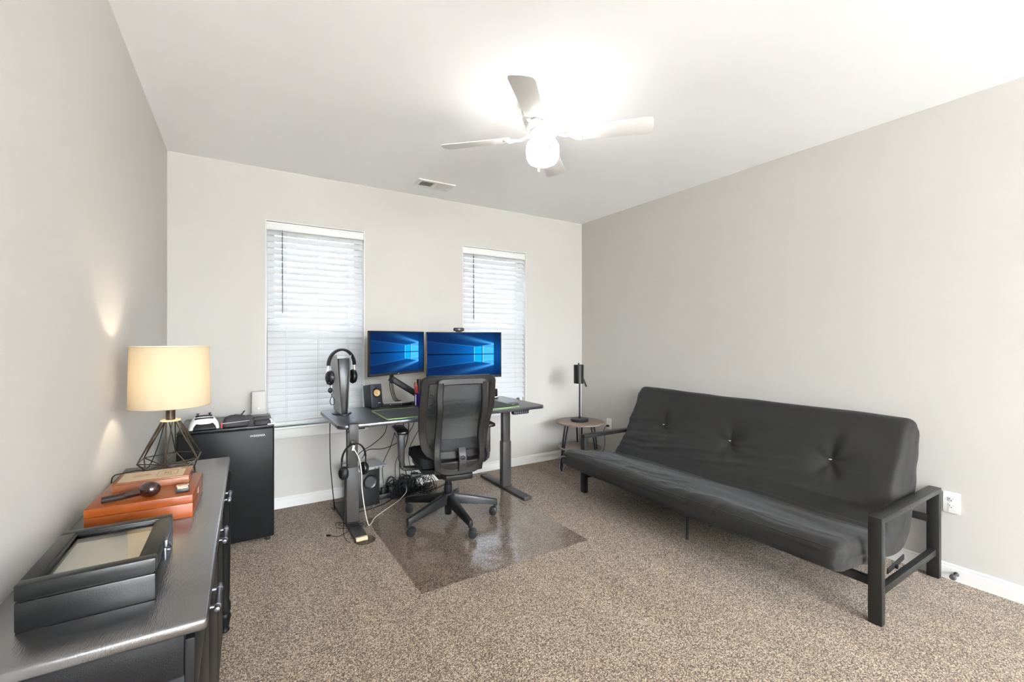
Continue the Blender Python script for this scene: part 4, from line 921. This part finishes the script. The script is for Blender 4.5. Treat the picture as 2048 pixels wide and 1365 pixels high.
g = G(); g.box((-0.01, 0, 0.034), (0.052, 0.045, 0.066), bev=0.005); g.build('block', M['white'], ad)
g = G(); g.box((-0.01, 0, 0.001), (0.03, 0.03, 0.002)); g.build('prongs', M['steel'], ad)
g = G()
for k in range(58):
    c = Vector((random.uniform(1.12, 1.44), random.uniform(3.70, 3.93), 0)); r = random.uniform(0.04, 0.10); a0 = random.uniform(0, 6.28); e = random.uniform(0.35, 0.9)
    pts = []
    for i in range(9):
        a = a0 + i * 0.75
        p = c + Vector((r * math.cos(a), e * r * 0.8 * math.sin(a), 0.006 + random.uniform(0, 0.15) * (0.5 + 0.5 * math.sin(a))))
        p.y = min(p.y, 3.965); pts.append(p)
    g.tube(pts, random.choice((0.0026, 0.0034, 0.004)), 6, 5)
ct = g.build('cable_tangle', M['cord']); ct['kind'] = 'stuff'; tag(ct, 'tangled heap of black cables around the power strip under the desk', 'cables')
CG = 'black cables hanging under the desk'
def cable(label, pts, r=0.003):
    o = G(); p0 = Vector(pts[0]); o.tube([Vector(p) - p0 for p in pts], r, 8); return tag(o.build('hanging_cable', M['cord'], loc=p0), label, 'cable', CG)
cable('black cable curving from under the desk to the closed silver laptop', [(1.02, 3.60, 0.767), (1.025, 3.62, 0.66), (1.01, 3.66, 0.57), (0.93, 3.70, 0.49), (0.86, 3.74, 0.44), (0.83, 3.79, 0.39), (0.84, 3.82, 0.343)])
cable('black cable sagging behind the left armrest toward the back of the subwoofer', [(1.29, 3.62, 0.767), (1.26, 3.68, 0.60), (1.17, 3.74, 0.48), (1.05, 3.80, 0.42), (0.94, 3.90, 0.40), (0.90, 3.945, 0.32)])
cable('black cable dropping almost straight from the desk to the left end of the power strip', [(1.06, 3.62, 0.767), (1.12, 3.70, 0.62), (1.10, 3.76, 0.45), (1.04, 3.80, 0.28), (1.05, 3.81, 0.11)])
cable('slim black cable swaying in an S between the desk and power strip', [(1.10, 3.58, 0.767), (1.08, 3.60, 0.60), (1.15, 3.63, 0.46), (1.11, 3.67, 0.30), (1.14, 3.72, 0.05)], 0.0024)
cable('black cable hanging just left of the armrest post to the middle of the power strip', [(1.16, 3.66, 0.767), (1.20, 3.72, 0.55), (1.18, 3.78, 0.35), (1.19, 3.80, 0.11)], 0.0034)
cable('thick black cable hanging down right behind the left armrest post', [(1.24, 3.70, 0.767), (1.25, 3.76, 0.52), (1.23, 3.82, 0.33), (1.26, 3.81, 0.11)], 0.0042)
cable('black cable crossing diagonally under the desk behind the chair back', [(1.46, 3.62, 0.767), (1.40, 3.68, 0.70), (1.34, 3.74, 0.56), (1.27, 3.80, 0.36), (1.31, 3.81, 0.12)])
cable('black cord hanging behind the left desk column down to the carpet', [(0.555, 3.42, 0.767), (0.560, 3.46, 0.60), (0.575, 3.52, 0.40), (0.600, 3.58, 0.20), (0.625, 3.66, 0.03), (0.62, 3.76, 0.01)], 0.0034)
cable('short black wire drooping under the desk beside the control panel', [(1.74, 3.12, 0.767), (1.79, 3.12, 0.755), (1.84, 3.13, 0.762), (1.88, 3.16, 0.767)], 0.002)
cable('black cable lying on the carpet from the cable heap toward the right desk foot', [(1.38, 3.80, 0.012), (1.48, 3.74, 0.008), (1.60, 3.80, 0.008), (1.72, 3.88, 0.008), (1.90, 3.93, 0.008)], 0.0035)
cable('black cable lying on the carpet along the front of the subwoofer', [(0.74, 3.56, 0.008), (0.86, 3.57, 0.008), (1.0, 3.62, 0.008), (1.10, 3.70, 0.01), (1.20, 3.74, 0.02)], 0.0035)

# ------------------------------------------------------------------ chair mat
mt = G(); NX, NY = 60, 56
t = bmesh.new(); grid = []
for j in range(NY + 1):
    row = []
    for i in range(NX + 1):
        x = -0.590 + 1.18 * i / NX; y = -0.575 + 1.15 * j / NY
        z = 0.0035 + 0.004 * (noise.noise(Vector((x * 2.2, y * 2.2, 3.1))) + 0.5)
        ex = max(0, (x - 0.40) / 0.215); ey = max(0, (y - 0.30) / 0.275); z += 0.014 * ex * ex * ey
        row.append(t.verts.new((x, y, z)))
    grid.append(row)
for j in range(NY):
    for i in range(NX):
        t.faces.new((grid[j][i], grid[j][i + 1], grid[j + 1][i + 1], grid[j + 1][i]))
rim = [e for e in t.edges if e.is_boundary]      # rolled-down edge all round
ex = bmesh.ops.extrude_edge_only(t, edges=rim)
for v in [q for q in ex['geom'] if isinstance(q, bmesh.types.BMVert)]: v.co.z -= 0.0024
mt._merge(t)
cm = mt.build('chair_mat', M['mat'], loc=(1.405, 2.825, 0)); cm.rotation_euler = (0, 0, math.radians(0.5))
tag(cm, 'clear plastic floor mat on the carpet under the office chair', 'chair mat')

# ------------------------------------------------------------------ office chair (faces +y)
ch = thing('office_chair', 'black mesh-back office chair turned toward the desk on the clear mat', 'office chair', (1.322, 3.050, 0.012), math.radians(-7))
g = G(); g.lathe([(0, 0.045), (0.024, 0.045), (0.026, 0.05), (0.027, 0.125), (0.045, 0.135), (0.050, 0.19), (0.042, 0.205), (0.030, 0.21), (0.030, 0.27), (0.024, 0.275), (0.024, 0.34), (0, 0.34)], n=28); g.build('gas_column', M['baseblk'], ch)
for k in range(5):
    a = math.radians(206 + 72 * k); ca, sa = math.cos(a), math.sin(a)
    def P(r, s, z): return (r * ca - s * sa, r * sa + s * ca, z)
    g = G(); g.hexa([P(0.03, -0.030, 0.128), P(0.03, 0.030, 0.128), P(0.374, 0.019, 0.082), P(0.374, -0.019, 0.082), P(0.03, -0.022, 0.202), P(0.03, 0.022, 0.202), P(0.374, 0.013, 0.122), P(0.374, -0.013, 0.122)], bev=0.006)
    g.cyl(P(0.360, 0, 0.075), P(0.360, 0, 0.100), 0.0155, n=16); leg = g.build('base_leg', M['baseblk'], ch)
    sw_ = math.radians((40, -30, 75, 10, 120)[k]) + a; cx, cy = 0.360 * ca, 0.360 * sa
    ux, uy = math.cos(sw_), math.sin(sw_)
    ox, oy = cx - uy * 0.016, cy + ux * 0.016
    g = G(); g.cyl((cx, cy, 0.05), (cx, cy, 0.08), 0.007, n=12)
    for s in (-1, 1): g.cyl((ox + ux * s * 0.008, oy + uy * s * 0.008, 0.0315), (ox + ux * s * 0.024, oy + uy * s * 0.024, 0.0315), 0.0305, n=28, bev=0.004)
    g.cyl((ox - ux * 0.010, oy - uy * 0.010, 0.0335), (ox + ux * 0.010, oy + uy * 0.010, 0.0335), 0.024, n=20)
    g.build('caster', M['baseblk'], leg)
g = G(); g.box((0, 0.03, 0.360), (0.20, 0.24, 0.055), bev=0.012); g.box((0, -0.10, 0.372), (0.17, 0.12, 0.05), bev=0.012); g.build('tilt_mechanism', M['baseblk'], ch)
g = G(); g.tube([(-0.05, -0.03, 0.365), (-0.16, -0.035, 0.375), (-0.245, -0.035, 0.375)], 0.009, 10); g.cyl((-0.235, -0.035, 0.375), (-0.285, -0.035, 0.375), 0.021, n=20, bev=0.003); g.build('tension_knob', M['baseblk'], ch)
# seat cushion
g = G(); t = bmesh.new(); bmesh.ops.create_cube(t, size=1.0); bmesh.ops.subdivide_edges(t, edges=t.edges[:], cuts=15, use_grid_fill=True)
for v in t.verts:
    x, y, z = v.co * 2
    r = (abs(x) ** 6 + abs(y) ** 6 + abs(z) ** 3) ** (1 / 6) if False else max((abs(x) ** 8 + abs(y) ** 8) ** (1 / 8), 1e-6)
    k = max(abs(x), abs(y)); f = k / r if r > 1e-6 else 1; x, y = x * f, y * f
    edge = max(abs(x), abs(y)); rz = 1 - 0.35 * max(0, (edge - 0.72) / 0.28) ** 2
    if z < 0: rz = 1 - 0.5 * max(0, (edge - 0.6) / 0.4) ** 2
    zz = 0.480 + z * 0.046 * rz
    yy = 0.045 + y * 0.245; 
    if y > 0.5: zz -= 0.05 * (y - 0.5) ** 2 * 2
    v.co = Vector((x * 0.25, yy, zz + 0.006 * x * x))
g._merge(t); g.build('seat', M['seatf'], ch, ang=70)
g = G(); g.prism(rrect(0.46, 0.44, 0.08, cy=0.04), 0.405, 0.438, bev=0.008); g.build('seat_pan', M['baseblk'], ch)
# back
ZB, ZT = 0.545, 1.078
def back_y(z):
    f = (z - ZB) / (ZT - ZB)
    return -0.232 + 0.035 * math.sin(PI * min(1, f * 1.6)) * (1 if f < 0.625 else 0) - 0.125 * max(0, f - 0.15) ** 1.25
def back_hw(z):
    f = (z - ZB) / (ZT - ZB); return 0.200 + 0.052 * math.sin(PI * min(f * 0.62 + 0.05, 0.62)) - 0.010 * f
def bp(u, z): hw = back_hw(z); return Vector((u * hw, back_y(z) + 0.040 * u * u, z))
g = G(); t = bmesh.new(); NX, NZ = 16, 28; gr = []
for j in range(NZ + 1):
    z = ZB + 0.012 + (ZT - ZB - 0.024) * j / NZ; gr.append([t.verts.new(bp(-0.95 + 1.9 * i / NX, z)) for i in range(NX + 1)])
for j in range(NZ):
    for i in range(NX): t.faces.new((gr[j][i], gr[j][i + 1], gr[j + 1][i + 1], gr[j + 1][i]))
bmesh.ops.recalc_face_normals(t, faces=t.faces)
g._merge(t); g.build('back_mesh', M['mesh'], ch, ang=70)
loop = []
for z in [ZB + (ZT - ZB) * k / 22 for k in range(2, 22)]: loop.append(bp(1, z))
for u in (0.97, 0.88, 0.5, 0.2, -0.2, -0.5, -0.88, -0.97): loop.append(bp(u, ZT - (0.007 if abs(u) > 0.9 else 0)))
for z in [ZB + (ZT - ZB) * k / 22 for k in range(21, 1, -1)]: loop.append(bp(-1, z))
for u in (-0.92, -0.8, -0.4, 0.0, 0.4, 0.8, 0.92): loop.append(bp(u, ZB + (0.015 if abs(u) > 0.9 else 0)))
def bn(i, q): return Vector((-0.33 * q.x / 0.25, 1, 0.15 if q.z > 0.75 else -0.05))
g = G(); g.ribbon(loop, 0.056, 0.022, bn, closed=True); g.build('back_frame', M['chairp'], ch, ang=40)
# outer yoke behind the mesh
def yk(x, z, off): return Vector((x, back_y(min(max(z, ZB), ZT)) - off, z))
yl = []
for (x, z, o) in ((0.152, 1.052, 0.025), (0.158, 0.97, 0.042), (0.156, 0.88, 0.062), (0.152, 0.78, 0.072), (0.152, 0.70, 0.072), (0.156, 0.62, 0.062), (0.160, 0.54, 0.050), (0.150, 0.475, 0.040)):
    yl.append(yk(x, z, o))
path = smooth(yl, 4)
left = [Vector((-p.x, p.y, p.z)) for p in path]
bottom = smooth([path[-1], Vector((0.10, -0.272, 0.445)), Vector((0, -0.274, 0.440)), Vector((-0.10, -0.272, 0.445)), left[-1]], 5)[1:-1]
topb = smooth([left[0], yk(-0.140, 1.064, 0.024), yk(0, 1.067, 0.022), yk(0.140, 1.064, 0.024), path[0]], 5)[1:-1]
g = G(); g.ribbon(path + bottom + left[::-1] + topb, 0.046, 0.026, lambda i, q: (-0.35 * q.x / 0.2, 1, 0), closed=True); g.build('back_yoke', M['chairp'], ch, ang=40)
g = G()
cur = [(x, -0.262 - 0.012 + 0.5 * x * x, 0.470) for x in [-0.17 + 0.34 * i / 12 for i in range(13)]]
g.ribbon(cur, 0.085, 0.024, lambda i, q: (-q.x * 1.0, 1, 0.25)); g.box((0, -0.215, 0.405), (0.20, 0.13, 0.045), rot=(0.2, 0, 0), bev=0.012); g.build('back_bracket', M['chairp'], ch, ang=40)
g = G(); g.ribbon(smooth([(0.015, -0.292, 0.445), (0.015, -0.298, 0.50), (0.015, -0.292, 0.56), (0.015, -0.275, 0.60)], 5), 0.058, 0.018, (0, 1, 0)); ll = g.build('lumbar_lever', M['chairp'], ch, ang=40)
g = G(); g.ball((0.015, -0.304, 0.535), (0.018, 0.006, 0.014), 16); g.build('button', M['baseblk'], ll)
g = G(); cur = [(x, back_y(0.60) + 0.030 + 0.75 * x * x, 0.605) for x in [-0.17 + 0.34 * i / 12 for i in range(13)]]; g.ribbon(cur, 0.075, 0.012, lambda i, q: (-q.x * 1.4, 1, 0)); g.build('lumbar_pad', M['baseblk'], ch, ang=40)
for s in (-1, 1):
    g = G(); g.prism(rrect(0.092, 0.270, 0.034, 8, cx=s * 0.335, cy=0.105), 0.668, 0.694, bev=0.009, seg=3); pad = g.build('armrest', M['leather'], ch, ang=40)
    g = G(); x = s * 0.335
    g.hexa([(x - 0.020, 0.030, 0.46), (x + 0.020, 0.030, 0.46), (x + 0.020, 0.085, 0.46), (x - 0.020, 0.085, 0.46), (x - 0.024, 0.040, 0.672), (x + 0.024, 0.040, 0.672), (x + 0.024, 0.115, 0.672), (x - 0.024, 0.115, 0.672)], bev=0.007)
    g.ribbon(smooth([(x, 0.057, 0.50), (x, 0.057, 0.43), (x - s * 0.02, 0.057, 0.408), (x - s * 0.08, 0.057, 0.402), (s * 0.10, 0.057, 0.400)], 6), 0.055, 0.026, lambda i, q: (s * 1.0 if q.z > 0.41 else 0, 0, 1 if q.z < 0.43 else 0.0001)); g.build('armrest_post', M['chairp'], ch, ang=40)

# ------------------------------------------------------------------ futon
fu = thing('futon_sofa', 'black metal-framed futon sofa with a black mattress along the right wall', 'sofa', (0, 0, 0), 0)
FX0, FX1, AZ = 2.600, 3.395, 0.512
for nm, ya, yb in (('near', 0.850, 0.905), ('far', 2.960, 3.015)):
    yc = (ya + yb) / 2; w = yb - ya
    for x in (FX0, FX1):
        g = G(); g.box((x, yc, AZ / 2 - 0.012), (0.040, w, AZ - 0.024), bev=0.002); g.build('leg', M['metal'], fu)
    g = G(); g.box(((FX0 + FX1) / 2, yc, AZ - 0.014), (FX1 - FX0 + 0.040, w, 0.028), bev=0.002); g.build('arm_rail', M['metal'], fu)
    g = G(); g.box(((FX0 + FX1) / 2, yc, 0.145), (FX1 - FX0 - 0.04, 0.030, 0.036), bev=0.002); g.build('side_rail', M['metal'], fu)
    g = G(); yi = yb + 0.02 if ya < 2 else ya - 0.02
    g.ribbon([(2.88, yi, 0.150), (2.98, yi, 0.156), (3.10, yi, 0.168)], 0.03, 0.006, (0, 1, 0)); g.cyl((2.98, yi - 0.012, 0.150), (2.98, yi + 0.012, 0.150), 0.012, n=12); g.build('hinge_bracket', M['metal'], fu)
g = G(); g.box((2.62, 1.93, 0.185), (0.030, 2.05, 0.040), bev=0.002); g.build('seat_rail', M['metal'], fu)
g = G(); g.box((3.385, 1.93, 0.330), (0.026, 2.06, 0.040), bev=0.002); g.build('back_rail', M['metal'], fu)
g = G(); g.cyl((2.585, 1.917, 0), (2.600, 1.93, 0.20), 0.0085, n=12); g.build('support_leg', M['metal'], fu)
# mattress: closed section carried along y
inner = [(2.345, 0.330), (2.352, 0.378), (2.385, 0.408), (2.44, 0.412), (2.55, 0.398), (2.70, 0.375), (2.82, 0.350), (2.895, 0.334), (2.925, 0.345), (2.955, 0.39), (3.01, 0.475), (3.07, 0.575), (3.13, 0.68), (3.19, 0.785), (3.235, 0.865)]
tip = [(3.262, 0.902), (3.30, 0.910), (3.345, 0.892), (3.380, 0.850)]
outer = [(3.392, 0.80), (3.385, 0.70), (3.365, 0.58), (3.335, 0.46), (3.30, 0.34), (3.255, 0.245), (3.19, 0.185), (3.10, 0.170), (2.95, 0.185), (2.78, 0.215), (2.60, 0.243), (2.45, 0.265), (2.375, 0.28), (2.35, 0.30)]
sec2 = [(p.x, p.z) for p in smooth([(x, 0, z) for x, z in inner + tip + outer], 9, closed=True)]
def medial(x, z):
    # centre line of the folded mattress
    C = [(2.43, 0.335), (2.60, 0.315), (2.80, 0.28), (2.98, 0.26), (3.10, 0.32), (3.18, 0.45), (3.24, 0.60), (3.29, 0.75), (3.315, 0.83)]
    best = None
    for (ax, az), (bx_, bz_) in zip(C, C[1:]):
        dx, dz = bx_ - ax, bz_ - az; L = dx * dx + dz * dz; tt = max(0, min(1, ((x - ax) * dx + (z - az) * dz) / L)); q = (ax + dx * tt, az + dz * tt); dd = (q[0] - x) ** 2 + (q[1] - z) ** 2
        if best is None or dd < best[0]: best = (dd, q)
    return best[1]
med = [medial(*p) for p in sec2]
Y0, Y1 = 0.928, 2.945; NYM = 190
TUFT = [(2.553, 0.621), (1.941, 0.602), (1.286, 0.616)]
t = bmesh.new(); rings = []
ys = []
for k in range(10): ys.append(Y0 + 0.09 * (1 - math.cos(PI / 2 * k / 10)))
nm_ = 170
for k in range(nm_ + 1): ys.append(Y0 + 0.09 + (Y1 - Y0 - 0.18) * k / nm_)
for k in range(9, -1, -1): ys.append(Y1 - 0.09 * (1 - math.cos(PI / 2 * k / 10)))
ns = len(sec2)
for y in ys:
    d = min(y - Y0, Y1 - y); r = 0.060
    e = 1.0 if d >= r else (1 - ((r - d) / r) ** 3.2) ** (1 / 3.2)
    e = max(e, 0.02); ring = []
    f = (y - Y0) / (Y1 - Y0)
    for (x, z), (mx_, mz_) in zip(sec2, med):
        px, pz = mx_ + (x - mx_) * e, mz_ + (z - mz_) * e
        nx_, nz_ = (x - mx_), (z - mz_); L = math.hypot(nx_, nz_) or 1; nx_, nz_ = nx_ / L, nz_ / L
        dsp = 0.013 * noise.noise(Vector((x * 3, y * 2.2, z * 3))) + 0.007 * noise.noise(Vector((x * 9, y * 4, z * 9)))
        front = (x < 3.25 and (nx_ < -0.2 or nz_ > 0.3))
        if front and z > 0.42 and x > 2.9:      # back: tuft dimples and drag folds
            for ty, tz in TUFT:
                dy, dz = y - ty, z - tz; rr = math.hypot(dy, dz)
                dsp -= 0.036 * math.exp(-(rr / 0.06) ** 1.2) + 0.010 * math.exp(-(rr / 0.16) ** 2)
            for ty, tz in TUFT:
                rr = math.hypot(y - ty, z - tz); th = math.atan2(z - tz, y - ty); dsp += 0.007 * math.cos(5 * th + ty) * math.exp(-((rr - 0.07) / 0.06) ** 2)
            for ty, tz in TUFT:   # crease line running between the tufts
                dsp -= 0.006 * math.exp(-((z - tz + 0.02) / 0.012) ** 2) * math.exp(-(abs(y - ty) / 0.28) ** 2)
            low = max(0, min(1, (0.56 + 0.16 * f - z) / 0.16))
            q = noise.noise(Vector((y * 1.1, z * 17 + y * 1.6, 0.7))); q2 = noise.noise(Vector((y * 2.3, z * 31 + y * 2.4, 4.2)))
            dsp += low * (0.016 * (1 - min(1, abs(q) * 2.6)) ** 2 + 0.006 * (1 - min(1, abs(q2) * 2.6)) ** 2) * (0.45 + 0.55 * f)
            dsp += 0.008 * math.exp(-((Y1 - y) / 0.22) ** 2) * noise.noise(Vector((y * 2, (z - 0.5 * (Y1 - y)) * 15, 9)))
        if front and z <= 0.42 and x > 2.62 and x < 2.93:     # lengthwise puckers at the back of the seat
            k = (x - 2.62) / 0.3
            dsp += 0.009 * math.sin(x * 170 + 2.2 * math.sin(y * 1.7)) * k * (0.45 + 0.55 * noise.noise(Vector((y * 3, 1, 1))))
        if x < 2.62 and z > 0.36:      # slack along the front roll
            q = noise.noise(Vector((y * 4.5 + 2.0 * x, x * 9, 3.3))); dsp += 0.006 * (1 - min(1, abs(q) * 2.6)) ** 2
        if x < 2.42:      # front face: a soft roll and slack cover
            dsp += 0.006 * math.sin(y * 9 + 1.5 * math.sin(y * 3)) * 0.5 + 0.004 * noise.noise(Vector((y * 6, z * 9, 7)))
        # sag of the front edge towards the middle and puffier near end
        pz -= 0.016 * math.sin(PI * f) * max(0, min(1, (2.9 - x) / 0.4))
        yx = 0.065 * max(0, (f - 0.90) / 0.10) * max(0, min(1, (2.565 - px) / 0.12))
        ring.append(t.verts.new((px + nx_ * dsp * e, y + yx + (0.010 * noise.noise(Vector((x * 9, z * 9, 2))) if d < 0.03 else 0), pz + nz_ * dsp * e)))
    rings.append(ring)
for a, b in zip(rings, rings[1:]):
    for k in range(ns): t.faces.new((a[k], a[(k + 1) % ns], b[(k + 1) % ns], b[k]))
t.faces.new(rings[0][::-1]); t.faces.new(rings[-1])
bmesh.ops.recalc_face_normals(t, faces=t.faces)
ks0 = min(range(ns), key=lambda k: (sec2[k][0] - 2.358) ** 2 + (sec2[k][1] - 0.386) ** 2)
seam = [r[ks0].co.copy() for r in rings]
g = G(); g._merge(t); mat_ = g.build('mattress', M['futon'], fu, ang=80)
g = G(); g.tube(seam[6:-6], 0.0028, 6, straight=True); g.build('piping', M['futon'], mat_)
for ty, tz in TUFT:
    g = G(); xx = 3.25 - (0.885 - tz) * 0.566 + 0.022; g.box((xx, ty, tz), (0.006, 0.016, 0.004), bev=0.001); q = g.build('tuft', M['tuft'], mat_); q['label'] = 'white tuft thread'
g = G(); g.tube([(2.36, 2.930, 0.36), (2.318, 2.958, 0.36), (2.300, 2.962, 0.30), (2.305, 2.955, 0.24), (2.335, 2.945, 0.23), (2.352, 2.935, 0.28)], 0.0055, 8); g.build('strap', M['nylon'], mat_)

# ------------------------------------------------------------------ side table and desk lamp in the corner
SX, SY, SZ = 3.020, 3.545, 0.500
st = thing('side_table', 'round two-tier wood-top side table on black hairpin legs in the corner', 'side table', (SX, SY, 0), math.radians(20))
g = G(); g.cyl((0, 0, SZ - 0.016), (0, 0, SZ), 0.250, n=64, bev=0.004); g.build('tabletop', M['walnut'], st, ang=30)
g = G(); g.cyl((0, 0, 0.222), (0, 0, 0.236), 0.225, n=56, bev=0.004); g.build('lower_shelf', M['walnut'], st, ang=30)
for k in range(3):
    a = math.radians(150 + 120 * k); ca, sa = math.cos(a), math.sin(a)
    def Q(r, s, z): return (r * ca - s * sa, r * sa + s * ca, z)
    g = G(); g.tube([Q(0.150, -0.030, SZ - 0.017), Q(0.185, -0.022, 0.28), Q(0.215, -0.013, 0.03), Q(0.219, 0, 0.008), Q(0.215, 0.013, 0.03), Q(0.185, 0.022, 0.28), Q(0.150, 0.030, SZ - 0.017)], 0.009, 10, 8)
    g.box(Q(0.150, 0, SZ - 0.018), (0.05, 0.10, 0.004), rot=(0, 0, a)); g.build('leg', M['metal'], st)
dl = thing('desk_lamp', 'slim black metal lamp with a cylinder shade on the round side table', 'lamp', (3.030, 3.555, SZ), math.radians(0))
g = G(); g.lathe([(0, 0), (0.092, 0), (0.094, 0.004), (0.094, 0.024), (0.090, 0.028), (0, 0.028)], n=40); g.build('base', M['metal'], dl)
g = G(); g.cyl((0, 0, 0.026), (0, 0, 0.50), 0.0085, n=16); g.cyl((0, 0, 0.026), (0, 0, 0.055), 0.012, n=16); g.build('pole', M['metal'], dl)
ox, oy = -0.038, -0.030
g = G(); g.lathe([(0.0505, 0.400), (0.052, 0.400), (0.052, 0.590), (0.049, 0.594), (0, 0.594), (0, 0.590), (0.0485, 0.588), (0.0505, 0.400)], c=(ox, oy, 0), n=36); s_ = g.build('lamp_shade', M['metal'], dl)
g = G(); g.cyl((ox, oy, 0.594), (ox, oy, 0.612), 0.008, n=12, bev=0.002); g.build('finial', M['metal'], s_)
g = G(); g.cyl((ox, oy, 0.50), (0, 0, 0.49), 0.006, n=10); g.cyl((0.0, 0, 0.485), (0.022, -0.004, 0.510), 0.007, n=10); g.cyl((0.016, -0.008, 0.50), (0.062, -0.034, 0.36), 0.006, 0.009, n=12); g.build('tilt_handle', M['metal'], dl)
lc = thing('lamp_cord', 'black lamp cord with a plug running down from the corner wall outlet', 'cord', (XR - 0.012, 3.535, 0.412), 0)
g = G(); g.box((-0.014, 0, 0), (0.026, 0.024, 0.022), bev=0.005); g.box((0.001, 0, 0), (0.003, 0.018, 0.016)); g.build('plug', M['cord'], lc)
g = G(); g.tube([(-0.026, 0, 0), (-0.042, 0.01, -0.01), (-0.05, 0.02, -0.06), (-0.045, 0.01, -0.18), (-0.05, 0.06, -0.32), (-0.09, 0.18, -0.395), (-0.16, 0.245, -0.37), (-0.210, 0.236, -0.17), (-0.220, 0.226, 0.04), (-0.222, 0.222, 0.088), (-0.236, 0.205, 0.0935), (-0.328, 0.097, 0.0935)], 0.0030, 8); g.build('cable', M['cord'], lc)

# ------------------------------------------------------------------ light
wd = bpy.data.worlds.new('daylight'); sc.world = wd; wd.use_nodes = True; nt = wd.node_tree; nt.nodes.clear()
o = nt.nodes.new('ShaderNodeOutputWorld'); bg = nt.nodes.new('ShaderNodeBackground'); tc = nt.nodes.new('ShaderNodeTexCoord'); sx = nt.nodes.new('ShaderNodeSeparateXYZ'); r = nt.nodes.new('ShaderNodeValToRGB')
nt.links.new(tc.outputs['Generated'], sx.inputs[0]); nt.links.new(sx.outputs[2], r.inputs[0])
e = r.color_ramp.elements; e[0].position = 0.0; e[0].color = (0.92, 0.95, 1.0, 1); e[1].position = 0.6; e[1].color = (0.62, 0.76, 1.0, 1)
nt.links.new(r.outputs[0], bg.inputs[0]); bg.inputs[1].default_value = SKY_E; nt.links.new(bg.outputs[0], o.inputs[0])
pl = bpy.data.lights.new('lamp_bulb_light', 'POINT'); pl.energy = BULB_W; pl.color = (1.0, 0.85, 0.64); pl.shadow_soft_size = 0.03
po_ = bpy.data.objects.new('lamp_bulb_light', pl); COL.objects.link(po_); po_.parent = tl; po_.location = (0, 0, 0.40)
for k, (x0, x1, z0, z1) in enumerate(WIN):     # the daylight coming through each window
    al = bpy.data.lights.new('window_portal', 'AREA'); al.shape = 'RECTANGLE'; al.size = x1 - x0; al.size_y = z1 - z0; al.cycles.is_portal = True
    ao = bpy.data.objects.new('window_portal', al); COL.objects.link(ao); ao.location = ((x0 + x1) / 2, YB + 0.17, (z0 + z1) / 2); ao.rotation_euler = (-PI / 2, 0, 0)
# added unseen fill spot behind the camera, washing the ceiling to brighten the room
al = bpy.data.lights.new('added_fill_spot', 'SPOT'); al.shadow_soft_size = 0.35; al.spot_size = math.radians(166); al.spot_blend = 1.0; al.energy = FILL_SPOT_W; al.color = (0.80, 0.90, 1.0)
ao = bpy.data.objects.new('added_fill_spot', al); COL.objects.link(ao); ao.location = (1.45, -7.2, 0.40); ao.rotation_euler = (PI, 0, 0)

# ------------------------------------------------------------------ camera and view
cam = bpy.data.cameras.new('camera'); cam.sensor_width = 36.0; cam.lens = 879.27 / 2048 * 36.0; cam.shift_y = -5.73 / 2048; cam.clip_start = 0.02
co_ = bpy.data.objects.new('camera', cam); COL.objects.link(co_); co_.location = (0, 0, CAMZ); co_.rotation_euler = (PI / 2, 0, -0.5532)
sc.camera = co_
sc.view_settings.view_transform = 'Standard'; sc.view_settings.look = 'None'; sc.view_settings.gamma = 1.0; sc.view_settings.use_curve_mapping = False
sc.view_settings.exposure = 1.25
sc.cycles.max_bounces = 14; sc.cycles.diffuse_bounces = 8; sc.cycles.transparent_max_bounces = 24
